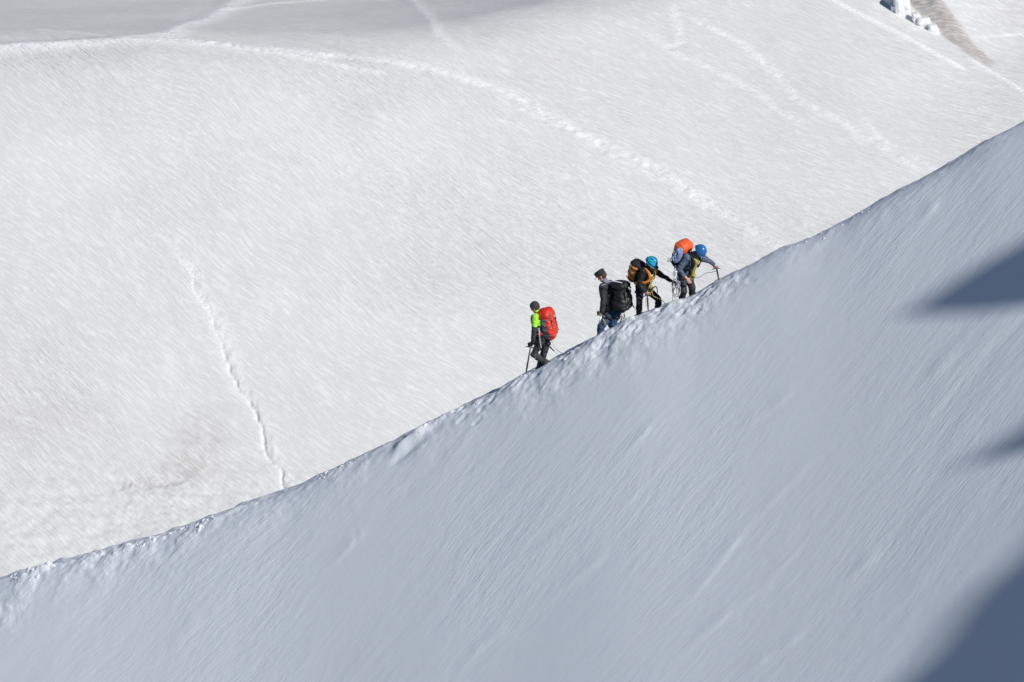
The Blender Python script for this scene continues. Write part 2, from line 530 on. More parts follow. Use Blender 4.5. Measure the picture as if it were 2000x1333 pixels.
def ridge_z(x, y):
    x = np.atleast_1d(np.float64(x)); v = np.atleast_1d(np.float64(y)) - YC - crest_plan(x)
    return float((ridge_base(x, v) + ridge_detail(x, v)[0])[0])


# ------------------------------------------------------------------ glacier
def glacier_base(x, y):
    base = -113.0 + (y - 311.0) * 0.19
    s = y - 0.06 * (x + 30)
    w = np.exp(-(np.abs(x + 40) / 50.0) ** 2)
    rise = sstep(262, 352, s) * 11.4
    z = base + w * rise
    # the basin behind the hummock falls away from the sun
    plane = -97.6 - 0.01 * (x + 45) - 0.05 * np.clip(x + 30, 0, 40) - 0.21 * (y - 345) + 2.0 * np.logaddexp(0, (x + 7) / 7.0) + 0.004 * np.maximum(y - 385, 0) ** 2
    k = 2.8
    h = np.clip(0.5 + 0.5 * (plane - z) / k, 0, 1)
    z = plane * (1 - h) + z * h - k * h * (1 - h)
    # the ground dips towards the crevasse on the right
    z = z - 2.4 * sstep(24, 48, x - 0.10 * (y - 340)) * sstep(318, 372, y)
    far = np.maximum(y - 460, 0)
    z = z - far * 0.10
    return z


def ground_px(px, py):
    d = ray(px, py)
    Y = np.linspace(225, 520, 3000)
    zr = d.z / d.y * Y; xr = d.x / d.y * Y
    g = glacier_base(xr, Y)
    hit = np.argmax(zr <= g)
    return V((xr[hit], Y[hit], g[hit]))


gx = axis(-58, 58, 0.18, 1.12, -2500, 2500)
gx = np.unique(np.concatenate([gx[(gx < -29) | (gx > -15.5)], np.arange(-29, -15.5, 0.075)]))
gy = np.concatenate([axis(238, 425, 0.17, 1.12, 20, 4200)])
X, Y = np.meshgrid(gx, gy)
Z = glacier_base(X, Y)
psi = (Y + 0.82 * X - 0.0035 * np.clip(X, -70, 70) ** 2) / 2.0
fine = (np.abs(X) < 75) & (Y > 225) & (Y < 450)
soft = fbm(X * 0.05, Y * 0.05, 3, 3)
hum = np.where(fine, 1.0, np.exp(-np.maximum(np.maximum(np.abs(X) - 75, 225 - Y), np.maximum(Y - 450, 0)) / 50))
Z = Z + hum * (0.55 * fbm(X * 0.035, Y * 0.035, 3, 7) + 0.06 * fbm_aniso(X * 0.25, psi * 0.6, 2, 13) + 0.025 * fbm_aniso(X * 0.6, psi * 1.6, 2, 19))
churn = np.zeros_like(Z); dirt = np.zeros_like(Z)
ripple = np.clip(0.72 + 1.3 * soft, 0.2, 1.5) + 0.3 * fbm(X * 0.2, psi * 0.3, 2, 23)
grain = fbm(X * 1.5, Y * 1.1, 3, 29, 0.6)
grain2 = fbm(X * 2.6, Y * 2.0, 2, 30)


def seg_dist(pts, mg=6.0):
    best = np.full(X.shape, 1e9); tt = np.zeros(X.shape); side = np.zeros(X.shape)
    acc = 0.0
    tot = sum((pts[i + 1] - pts[i]).xy.length for i in range(len(pts) - 1))
    lo = (min(p.x for p in pts) - mg, min(p.y for p in pts) - mg); hi = (max(p.x for p in pts) + mg, max(p.y for p in pts) + mg)
    i0, i1 = np.searchsorted(gy, lo[1]), np.searchsorted(gy, hi[1])
    j0, j1 = np.searchsorted(gx, lo[0]), np.searchsorted(gx, hi[0])
    sx, sy = X[i0:i1, j0:j1], Y[i0:i1, j0:j1]
    sb = best[i0:i1, j0:j1]; st = tt[i0:i1, j0:j1]; ss = side[i0:i1, j0:j1]
    for a, b_ in zip(pts[:-1], pts[1:]):
        dx, dy = b_.x - a.x, b_.y - a.y
        L = math.hypot(dx, dy) or 1e-6
        t = np.clip(((sx - a.x) * dx + (sy - a.y) * dy) / L ** 2, 0, 1)
        ex, ey = sx - a.x - t * dx, sy - a.y - t * dy
        dd = np.hypot(ex, ey)
        u = dd < sb
        sb[u] = dd[u]; st[u] = ((acc + t * L) / tot)[u]; ss[u] = np.sign(dx * ey - dy * ex)[u]
        acc += L
    return best, tt, side


def gpts(pix): return [ground_px(a, b_) for a, b_ in pix]


def trail(pix, width, amount, depth, lump, taper=True):
    global Z, churn
    d, t, s = seg_dist(gpts(pix))
    d = d + 0.35 * width * soft + 0.25 * grain * width
    k = np.exp(-(np.maximum(d, 0) / width) ** 2)
    if taper: k = k * sstep(0, 0.06, t) * (1 - sstep(0.92, 1.0, t))
    patch = 0.35 + 0.65 * sstep(-0.35, 0.15, grain)
    churn = np.maximum(churn, amount * k * patch)
    Z = Z - depth * k + lump * k * (grain + 0.6 * grain2)


# old boot tracks over the glacier
trail([(790, -30), (812, 15), (850, 68), (905, 115)], 0.7, 0.8, -0.08, 0.038)
trail([(640, 108), (760, 124), (850, 142), (1000, 190), (1090, 238), (1180, 287), (1300, 342), (1420, 420), (1530, 484), (1600, 530)], 0.62, 0.82, 0.06, 0.081, False)
trail([(1000, 210), (1120, 262), (1210, 315), (1310, 360), (1400, 420)], 0.5, 0.5, 0.02, 0.059)
trail([(-60, 103), (100, 88), (220, 76), (330, 68), (400, 40), (480, -5), (520, -40)], 1.2, 1.0, -0.2, 0.032, False)
trail([(-40, 96), (150, 84), (330, 78), (500, 92), (640, 106)], 1.0, 0.95, -0.12, 0.038, False)
trail([(380, 80), (520, 100), (640, 120), (760, 150)], 0.45, 0.8, -0.02, 0.059)
trail([(420, 25), (520, 12), (640, 2)], 0.6, 0.5, -0.1, 0.022)
trail([(60, 58), (150, 62), (240, 72)], 0.5, 0.4, -0.08, 0.014)
trail([(1320, 5), (1330, 85), (1300, 100), (1400, 140), (1480, 180), (1540, 228), (1590, 250)], 0.45, 0.65, 0.03, 0.049)
trail([(1340, 30), (1450, 85), (1530, 150), (1560, 195), (1650, 240), (1700, 272), (1760, 312), (1830, 352)], 0.5, 0.68, 0.03, 0.054)
trail([(1690, 225), (1720, 270), (1800, 315), (1850, 345)], 0.4, 0.6, 0.02, 0.041)
trail([(1150, 30), (1250, 60), (1320, 100)], 0.6, 0.3, 0.02, 0.032)
trail([(560, 70), (640, 45), (690, 60), (600, 80)], 3.0, 0.35, 0.0, 0.022)
trail([(700, 30), (900, 20), (1050, 60)], 3.2, 0.22, 0.0, 0.022)


def groove(pix, width, amount, depth):
    global Z, churn, ripple
    d, t, s = seg_dist(gpts(pix))
    k = np.exp(-(d / width) ** 4) * sstep(0, 0.1, t) * (1 - sstep(0.9, 1, t))
    churn = np.maximum(churn, amount * k); Z = Z + depth * np.exp(-(d / width) ** 2) * sstep(0, 0.1, t) * (1 - sstep(0.9, 1, t))
    ripple = ripple * (1 - 0.8 * k)


groove([(1600, -12), (1650, 12), (1740, 58), (1830, 108), (1890, 140)], 0.42, 1.0, 0.16)
groove([(1880, 108), (1925, 136), (1965, 160), (2040, 212)], 0.36, 1.0, 0.16)

# a long crack in the sunlit slope
d, t, s = seg_dist(gpts([(322, 455), (345, 480), (365, 525), (385, 560), (410, 610), (432, 672), (455, 730), (486, 782), (506, 842), (531, 897), (548, 940), (556, 965)]))
sdc = d * s + 0.55 * vnoise(t * 13, t * 0, 6) + 0.25 * vnoise(t * 37, t * 0, 8)
d = np.abs(sdc); s = np.sign(sdc)
d2 = np.maximum(d + 0.10 * grain2, 0)
along = sstep(0.0, 0.18, t)
gap = sstep(0.05, 0.25, 0.35 * t + 0.6 * vnoise(t * 34, t * 0, 5) + 0.05)
Z = Z - (0.03 * along + 0.16 * gap * sstep(0.25, 0.7, t)) * np.exp(-(d2 / (0.07 + 0.04 * gap)) ** 2) * along
Z = Z + along * 0.07 * np.exp(-((d - 0.5) / 0.35) ** 2) * (0.6 + grain) * (s > 0)
churn = np.maximum(churn, along * 0.9 * np.exp(-((d2 - 0.1) / 0.35) ** 2) * sstep(-0.3, 0.2, grain2 + 0.2) * (1 - 0.75 * t))

# crevasse with a dusty far wall, top right
d, t, s = seg_dist(gpts([(1700, -95), (1752, -32), (1805, 28), (1862, 82), (1915, 122), (1950, 142)]), 40.0)
sd = np.where(s > 0, d, -d) * -1.0
tp = 1 - sstep(0.35, 0.93, t)
hh = 1.3 * tp
ww = 1.2 + 1.0 * tp
wall = sstep(-0.2, ww + 0.3 * grain, -sd)
near = d < 30
Z = np.where(near, Z + hh * wall * np.exp(-np.maximum(-sd - 2.0, 0) / 9.0) * (1 - sstep(12, 29, d)), Z)
Z = np.where(near, Z - 0.2 * tp * np.exp(-((sd - 0.35) / 0.55) ** 2), Z)
dirt = np.where(near, np.maximum(dirt, 0.95 * sstep(-0.35, 0.0, -sd) * (1 - sstep(ww * 0.95, ww + 0.4, -sd + 0.15 * grain)) * (1 - sstep(0.90, 0.97, t + 0.02 * grain))), dirt)
ripple = np.where(near, ripple * (1 - 0.7 * dirt), ripple)

# dusty patches and a small ledge low on the left, a bare patch far right
for (a, b_, ra, rb, amt) in ((395, 852, 1.8, 2.4, 0.85), (378, 912, 2.6, 1.8, 0.6), (1985, 8, 2.2, 5.0, 0.6), (300, 945, 3, 1.2, 0.3), (60, 820, 6, 5, 0.12), (1150, 150, 8, 8, 0.10), (120, 640, 8, 8, 0.10)):
    c = ground_px(a, b_)
    dirt = np.maximum(dirt, amt * np.exp(-((X - c.x) / ra) ** 2 - ((Y - c.y) / rb) ** 2) * sstep(-0.9, 0.35, grain * 0.7 + soft))
c = ground_px(320, 952)
led = np.exp(-((X - c.x) / 3.2) ** 4)
Z = Z + led * 0.16 * sstep(-0.5, 0.25, c.y - Y + 0.15 * (X - c.x) + 0.5 * grain) * np.exp(-np.maximum(c.y - Y, 0) / 5)
low = sstep(860, 980, 666.5 - FPX * ((Z * CP + Y * SP) / np.maximum(Y * CP - Z * SP, 1))) * (X < 5)
Z = Z + low * hum * (0.05 * grain + 0.10 * fbm_aniso(X * 0.7, Y * 1.3 + X * 0.3, 3, 37))
# the smooth basin beyond the crest of the hummock has little wind texture
basin = sstep(338, 352, Y - 0.06 * (X + 30)) * (1 - sstep(-2, 25, X))
ripple = np.clip(ripple * (1 - 0.75 * basin), 0.05, 1.6)
churn = np.clip(churn, 0, 1)
me = grid_mesh("glacier", np.stack([X, Y, Z], -1), np.stack([X, psi + 0.9 * fbm(X * 0.09, Y * 0.06, 3, 103)], -1), np.stack([churn, dirt, ripple], -1))
me.materials.append(M["glacier"])
glacier = link("glacier", me)
tag(glacier, kind="structure")


def glacier_z(x, y):
    i = int(np.argmin(np.abs(gx - x))); j = int(np.argmin(np.abs(gy - y)))
    return float(Z[j, i])


# ------------------------------------------------------------------ mesh building blocks
class Blob:
    def __init__(s): s.v = []; s.f = []

    def rings(s, rings, cap=True):
        o = len(s.v); n = len(rings[0])
        for r in rings: s.v += [tuple(p) for p in r]
        for k in range(len(rings) - 1):
            for i in range(n):
                a = o + k * n + i; b_ = o + k * n + (i + 1) % n
                s.f.append((a, b_, b_ + n, a + n))
        if cap:
            s.f.append(tuple(o + i for i in range(n))[::-1])
            s.f.append(tuple(o + (len(rings) - 1) * n + i for i in range(n)))
        return s

    def cap(s, p0, r0, p1, r1, n=12):
        p0, p1 = V(p0), V(p1)
        d = (p1 - p0)
        d = d.normalized() if d.length > 1e-6 else V((0, 0, 1))
        a = d.orthogonal().normalized(); b_ = d.cross(a)
        R = []
        for k in range(1, 5):
            th = math.pi / 2 * k / 4
            R.append((p0 - d * r0 * math.cos(th), r0 * math.sin(th)))
        for k in range(0, 4):
            th = math.pi / 2 * k / 4
            R.append((p1 + d * r1 * math.sin(th), r1 * math.cos(th)))
        s.rings([[c + a * (r_ * math.cos(2 * math.pi * i / n)) + b_ * (r_ * math.sin(2 * math.pi * i / n)) for i in range(n)] for c, r_ in R])
        return s

    def chain(s, pts, n=12):
        for (p0, r0), (p1, r1) in zip(pts[:-1], pts[1:]): s.cap(p0, r0, p1, r1, n)
        return s

    def ell(s, c, ax, ay, az, n=14, m=9):
        c = V(c); R = []
        for k in range(m):
            th = math.pi * (k + 0.5) / m
            R.append([c - az * math.cos(th) + (ax * math.cos(2 * math.pi * i / n) + ay * math.sin(2 * math.pi * i / n)) * math.sin(th) for i in range(n)])
        return s.rings(R)

    def loft(s, secs, n=20, pw=2.0):
        """secs: (centre, side vector, front vector) super-ellipses"""
        R = []
        for c, a, b_ in secs:
            ring = []
            for i in range(n):
                t = 2 * math.pi * i / n
                co, si = math.cos(t), math.sin(t)
                ring.append(V(c) + a * (math.copysign(abs(co) ** (2 / pw), co)) + b_ * (math.copysign(abs(si) ** (2 / pw), si)))
            R.append(ring)
        return s.rings(R)

    def box(s, c, a, b_, h):
        o = len(s.v); c = V(c)
        for i in (-1, 1):
            for j in (-1, 1):
                for k in (-1, 1): s.v.append(tuple(c + a * i + b_ * j + h * k))
        for q in ((0, 1, 3, 2), (4, 6, 7, 5), (0, 4, 5, 1), (2, 3, 7, 6), (0, 2, 6, 4), (1, 5, 7, 3)):
            s.f.append(tuple(o + i for i in q))
        return s

    def mesh(s, name):
        me = bpy.data.meshes.new(name)
        me.from_pydata(s.v, [], s.f)
        me.update()
        return me

    def build(s, name, mat, parent, smooth=True, subsurf=0):
        me = s.mesh(name)
        import bmesh
        bm = bmesh.new(); bm.from_mesh(me); bmesh.ops.recalc_face_normals(bm, faces=bm.faces); bm.to_mesh(me); bm.free()
        if smooth:
            me.polygons.foreach_set("use_smooth", np.ones(len(me.polygons), bool))
        for mm in (mat if isinstance(mat, (list, tuple)) else [mat]): me.materials.append(M[mm])
        o = link(name, me, parent)
        if subsurf:
            md = o.modifiers.new("Subsurf", 'SUBSURF'); md.levels = subsurf; md.render_levels = subsurf
        return o

    def remesh(s, name, mat, parent, voxel=0.009, smooth=4, pick=None, wrinkle=0.0, seed=0):
        me = s.mesh(name + "_src")
        import bmesh
        bm = bmesh.new(); bm.from_mesh(me); bmesh.ops.recalc_face_normals(bm, faces=bm.faces); bm.to_mesh(me); bm.free()
        t = bpy.data.objects.new("tmp", me); COL.objects.link(t)
        md = t.modifiers.new("r", 'REMESH'); md.mode = 'VOXEL'; md.voxel_size = voxel; md.use_smooth_shade = True
        ms = t.modifiers.new("s", 'SMOOTH'); ms.factor = 0.5; ms.iterations = smooth
        dg = bpy.context.evaluated_depsgraph_get()
        out = bpy.data.meshes.new_from_object(t.evaluated_get(dg))
        bpy.data.objects.remove(t); bpy.data.meshes.remove(me)
        out.name = name
        nv = len(out.vertices)
        co = np.zeros(nv * 3, np.float32); out.vertices.foreach_get("co", co); co = co.reshape(-1, 3)
        if wrinkle:
            no = np.zeros(nv * 3, np.float32); out.vertices.foreach_get("normal", no); no = no.reshape(-1, 3)
            w = fbm(co[:, 0] * 9 + co[:, 1] * 4, co[:, 2] * 15 - co[:, 1] * 5, 3, 200 + seed)
            co = co + no * (wrinkle * w)[:, None]
            out.vertices.foreach_set("co", co.reshape(-1).astype(np.float32))
        out.materials.clear()
        for mm in (mat if isinstance(mat, (list, tuple)) else [mat]): out.materials.append(M[mm])
        if pick is not None:
            ctr = np.zeros(len(out.polygons) * 3, np.float32); out.polygons.foreach_get("center", ctr); ctr = ctr.reshape(-1, 3)
            out.polygons.foreach_set("material_index", pick(ctr).astype(np.int32))
        else:
            out.polygons.foreach_set("material_index", np.zeros(len(out.polygons), np.int32))
        out.polygons.foreach_set("use_smooth", np.ones(len(out.polygons), bool))
        return link(name, out, parent)


def spline(pts, n=8, closed=False):
    pts = [V(p) for p in pts]
    out = []
    N = len(pts)
    for i in range(N if closed else N - 1):
        p0 = pts[(i - 1) % N] if (closed or i > 0) else pts[0]
        p1 = pts[i]; p2 = pts[(i + 1) % N]
        p3 = pts[(i + 2) % N] if (closed or i + 2 < N) else pts[-1]
        for k in range(n):
            t = k / n
            out.append(0.5 * ((2 * p1) + (p2 - p0) * t + (2 * p0 - 5 * p1 + 4 * p2 - p3) * t * t + (3 * p1 - p0 - 3 * p2 + p3) * t ** 3))
    if not closed: out.append(pts[-1])
    return out


def tube(blob, pts, r, n=7):
    R = []
    a = None
    for i, p in enumerate(pts):
        d = (pts[min(i + 1, len(pts) - 1)] - pts[max(i - 1, 0)])
        d = d.normalized() if d.length > 1e-9 else V((0, 0, 1))
        if a is None: a = d.orthogonal().normalized()
        a = (a - d * a.dot(d)).normalized(); b_ = d.cross(a)
        rr = r[i] if isinstance(r, list) else r
        R.append([p + a * (rr * math.cos(2 * math.pi * k / n)) + b_ * (rr * math.sin(2 * math.pi * k / n)) for k in range(n)])
    return blob.rings(R)


def ribbon(blob, pts, out_c, w=0.026, th=0.006):
    """flat webbing; its flat side faces away from out_c (point or list of points)"""
    R = []
    for i, p in enumerate(pts):
        d = (pts[min(i + 1, len(pts) - 1)] - pts[max(i - 1, 0)]).normalized()
        o = (p - (out_c[i] if isinstance(out_c, list) else out_c))
        o = (o - d * o.dot(d)).normalized()
        sd = d.cross(o)
        R.append([p + sd * w + o * th, p + sd * w * 0.5 + o * th * 1.6, p - sd * w * 0.5 + o * th * 1.6, p - sd * w + o * th, p - sd * w - o * th, p + sd * w - o * th])
    return blob.rings(R)


# ------------------------------------------------------------------ people
Y0 = YC + 0.73
STAND = 0.0                                  # how far along the slanting crest the climber stands


def J(px, py, dy=0.0): return at(px, py, Y0 + STAND + dy)


def hand_prims(B, wrist, d, nrm, inf=0.0, curl=1.0, left=False):
    """wrist, d: direction to the knuckles, nrm: direction the fingers curl towards"""
    d = d.normalized(); nrm = (nrm - d * nrm.dot(d)).normalized(); s = d.cross(nrm)
    if left: s = -s
    c = wrist + d * 0.05
    B.ell(c, s * (0.042 + inf), nrm * (0.018 + inf), d * (0.058 + inf), 10, 7)
    B.cap(wrist - d * 0.02, 0.027 + inf, wrist + d * 0.03, 0.028 + inf, 10)
    for k, (off, L) in enumerate(((0.031, 0.043), (0.011, 0.048), (-0.010, 0.045), (-0.030, 0.036))):
        p = wrist + d * (0.098 - 0.006 * abs(k - 1)) + s * off
        dirn = d.copy(); r = 0.0098 + inf
        for seg, f in enumerate((1.0, 0.75, 0.6)):
            ang = curl * (0.75, 1.25, 0.8)[seg]
            dirn = (dirn * math.cos(ang) + (nrm if seg == 0 else (nrm - d * 0.0)) * math.sin(ang))
            if seg > 0:
                dirn = (dirn - d * 0.9 * curl * seg * 0.6)
            dirn.normalize()
            q = p + dirn * L * f * 0.85
            B.cap(p, r, q, r * 0.93, 8); p = q; r *= 0.94
    t0 = wrist + d * 0.03 + s * 0.036
    t1 = t0 + (d * 0.6 + s * 0.5 + nrm * 0.6).normalized() * 0.042
    t2 = t1 + (d * 0.55 - s * 0.15 + nrm * 0.85).normalized() * 0.034
    B.cap(t0, 0.013 + inf, t1, 0.0115 + inf, 8); B.cap(t1, 0.0115 + inf, t2, 0.0098 + inf, 8)


def head_prims(B, c, f, inf=0.0):
    f = f.normalized()
    up = (V((0, 0, 1)) - f * f.z).normalized()
    s = f.cross(up)
    B.ell(c + up * 0.025 - f * 0.012, s * (0.075 + inf), f * (0.095 + inf), up * (0.092 + inf))
    B.ell(c - up * 0.045 + f * 0.028, s * (0.056 + inf), f * (0.062 + inf), up * (0.07 + inf))
    if inf == 0:
        B.cap(c + f * 0.088 + up * 0.012, 0.010, c + f * 0.108 - up * 0.022, 0.014, 8)     # nose
        B.cap(c + f * 0.08 + s * 0.035 + up * 0.03, 0.009, c + f * 0.08 - s * 0.035 + up * 0.03, 0.009, 8)  # brow
        B.cap(c + f * 0.087 + s * 0.018 - up * 0.05, 0.008, c + f * 0.087 - s * 0.018 - up * 0.05, 0.008, 8)  # lips
        B.ell(c + f * 0.07 - up * 0.085, s * 0.03, f * 0.025, up * 0.022, 8, 6)            # chin
        for q in (-1, 1): B.ell(c + s * 0.078 * q - up * 0.01 - f * 0.008, s * 0.012, f * 0.02, up * 0.032, 8, 6)
    return up, s


def torso_secs(g, inf, sc):
    hip, neck, L = g["hip"], g["neck"], g["L"]
    ax = (neck - hip); U = ax.normalized()
    F = U.cross(L).normalized()
    F = -F if F.dot(g["F"]) < 0 else F
    bend = g.get("bend", 0.03)
    S = []
    for t, w, d_, o in ((-0.14, 0.10, 0.085, -.01), (-0.04, 0.165, 0.115, -.01), (0.10, 0.165, 0.118, -0.01), (0.32, 0.148, 0.105, -0.4 * bend), (0.55, 0.165, 0.118, -bend), (0.76, 0.178, 0.118, -bend), (0.89, 0.165, 0.095, -0.5 * bend), (0.98, 0.085, 0.07, 0), (1.04, 0.062, 0.06, 0.0)):
        S.append((hip + ax * t + F * o, L * (w * sc + inf), F * (d_ * sc + inf)))
    return S, U, F


def person(label, g, clothes):
    """g: joints; clothes: list of (name, kind, material ...)"""
    feet = min(g["an_l"].z, g["an_r"].z)
    root = empty("person", (g["hip"].x, g["hip"].y, feet - 0.08), label, "person", "climbers descending the snow ridge")
    sc = g.get("sc", 1.0)
    L = g["L"]
    # the body: one continuous mesh
    B = Blob()
    S, U, F = torso_secs(g, 0.0, sc * 0.93)
    B.loft(S, 18)
    B.chain([(g["neck"] - U * 0.04, 0.058), (g["neck"] * 0.5 + g["head"] * 0.5, 0.052), (g["head"] - V((0, 0, 0.03)), 0.05)])
    up, hs = head_prims(B, g["head"], g["hf"])
    for s in "lr":
        sh, el, wr = g["sh_" + s], g["el_" + s], g["wr_" + s]
        B.chain([(g["neck"] - U * 0.06, 0.05), (sh, 0.058), (el, 0.04), (el * 0.6 + wr * 0.4, 0.04), (wr, 0.026)])
        hd, hn = g["hd_" + s]
        hand_prims(B, wr, hd, hn, 0.0, g.get("curl_" + s, 1.0), s == "l")
        hp, kn, an = g["hip_" + s], g["kn_" + s], g["an_" + s]
        B.chain([(hp, 0.082), (hp * 0.4 + kn * 0.6, 0.068), (kn, 0.052), (kn * 0.65 + an * 0.35, 0.055), (an, 0.036)])
        tf = g["toe"].normalized()
        B.cap(an - V((0, 0, 0.05)) - tf * 0.03, 0.036, an - V((0, 0, 0.055)) + tf * 0.13, 0.028)
    body = B.remesh("body", "skin", root, 0.0065, 3)
    hf = g["hf"].normalized()
    for q in (-1, 1):
        Blob().ell(g["head"] + hf * 0.083 + hs * 0.032 * q + up * 0.012, hs * 0.013, hf * 0.008, up * 0.007, 8, 6).build("eye", "eye", root)
    # trousers
    T = Blob()
    S, _, _ = torso_secs(g, 0.018, sc)
    T.loft(S[:3] + [(S[2][0] * 0.5 + S[3][0] * 0.5, S[3][1], S[3][2])], 18)
    for s in "lr":
        hp, kn, an = g["hip_" + s], g["kn_" + s], g["an_" + s]
        T.chain([(hp, 0.100 * sc), (hp * 0.45 + kn * 0.55, 0.088 * sc), (kn, 0.072 * sc), (kn * 0.6 + an * 0.4, 0.074 * sc), (an + (kn - an) * 0.05, 0.066 * sc)])
    T.remesh("trousers", clothes["trousers"], root, 0.010, 4, wrinkle=0.02, seed=1)
    # boots
    for s in "lr":
        an = g["an_" + s]; tf = g["toe"].normalized()
        K = Blob()
        K.chain([(an + (g["kn_" + s] - an) * 0.12, 0.058), (an - V((0, 0, 0.03)), 0.055), (an - V((0, 0, 0.05)) + tf * 0.10, 0.046), (an - V((0, 0, 0.055)) + tf * 0.17, 0.036)])
        K.cap(an - V((0, 0, 0.05)), 0.05, an - V((0, 0, 0.045)) - tf * 0.05, 0.042)
        K.remesh("boot", "black", root, 0.011, 3)
    # jacket
    K = Blob()
    S, U, F = torso_secs(g, 0.022, sc)
    K.loft(S[1:-1] + [(S[-1][0], S[-1][1], S[-1][2])], 20)
    for s in "lr":
        sh, el, wr = g["sh_" + s], g["el_" + s], g["wr_" + s]
        end = wr if g.get("sleeve_" + s, 1.0) >= 1 else el + (wr - el) * g["sleeve_" + s]
        K.chain([(g["neck"] - U * 0.07 + (sh - g["neck"]) * 0.4, 0.075 * sc), (sh, 0.080 * sc), (sh * 0.5 + el * 0.5, 0.068 * sc), (el, 0.059 * sc), (el * 0.55 + end * 0.45, 0.056 * sc), (end, 0.044 * sc)])
    K.chain([(g["neck"] - U * 0.03, 0.075), (g["neck"] * 0.6 + g["head"] * 0.4, 0.068)])
    K.remesh("jacket", clothes["jacket"], root, 0.010, 4, clothes.get("jacket_pick"), 0.022, 3)
    # gloves
    if "gloves" in clothes:
        for s in "lr":
            K = Blob(); hd, hn = g["hd_" + s]
            hand_prims(K, g["wr_" + s], hd, hn, 0.006, g.get("curl_" + s, 1.0), s == "l")
            K.cap(g["wr_" + s] - hd.normalized() * 0.05, 0.046, g["wr_" + s] + hd.normalized() * 0.01, 0.040)
            K.remesh("glove", clothes["gloves"], root, 0.006, 2)
    # climbing harness: waist belt, two leg loops, belay loop
    hp = g["hip"]; ax = g["neck"] - hp
    K = Blob()
    c = hp + ax * 0.14
    ring = [c + L * (0.196 * sc * math.cos(t)) + F * (0.148 * sc * math.sin(t)) for t in np.linspace(0, 2 * math.pi, 29)]
    ribbon(K, ring, c, 0.028, 0.008)
    h = K.build("harness", clothes.get("harness", "black"), root)
    for s in "lr":
        K = Blob()
        a = g["hip_" + s] * 0.72 + g["kn_" + s] * 0.28
        d = (g["kn_" + s] - g["hip_" + s]).normalized(); e = d.orthogonal().normalized(); f2 = d.cross(e)
        ring = [a + e * (0.107 * sc * math.cos(t)) + f2 * (0.107 * sc * math.sin(t)) for t in np.linspace(0, 2 * math.pi, 23)]
        ribbon(K, ring, a, 0.024, 0.007)
        K.build("leg_loop", clothes.get("harness", "black"), h)
    return root, U, F, up, hs


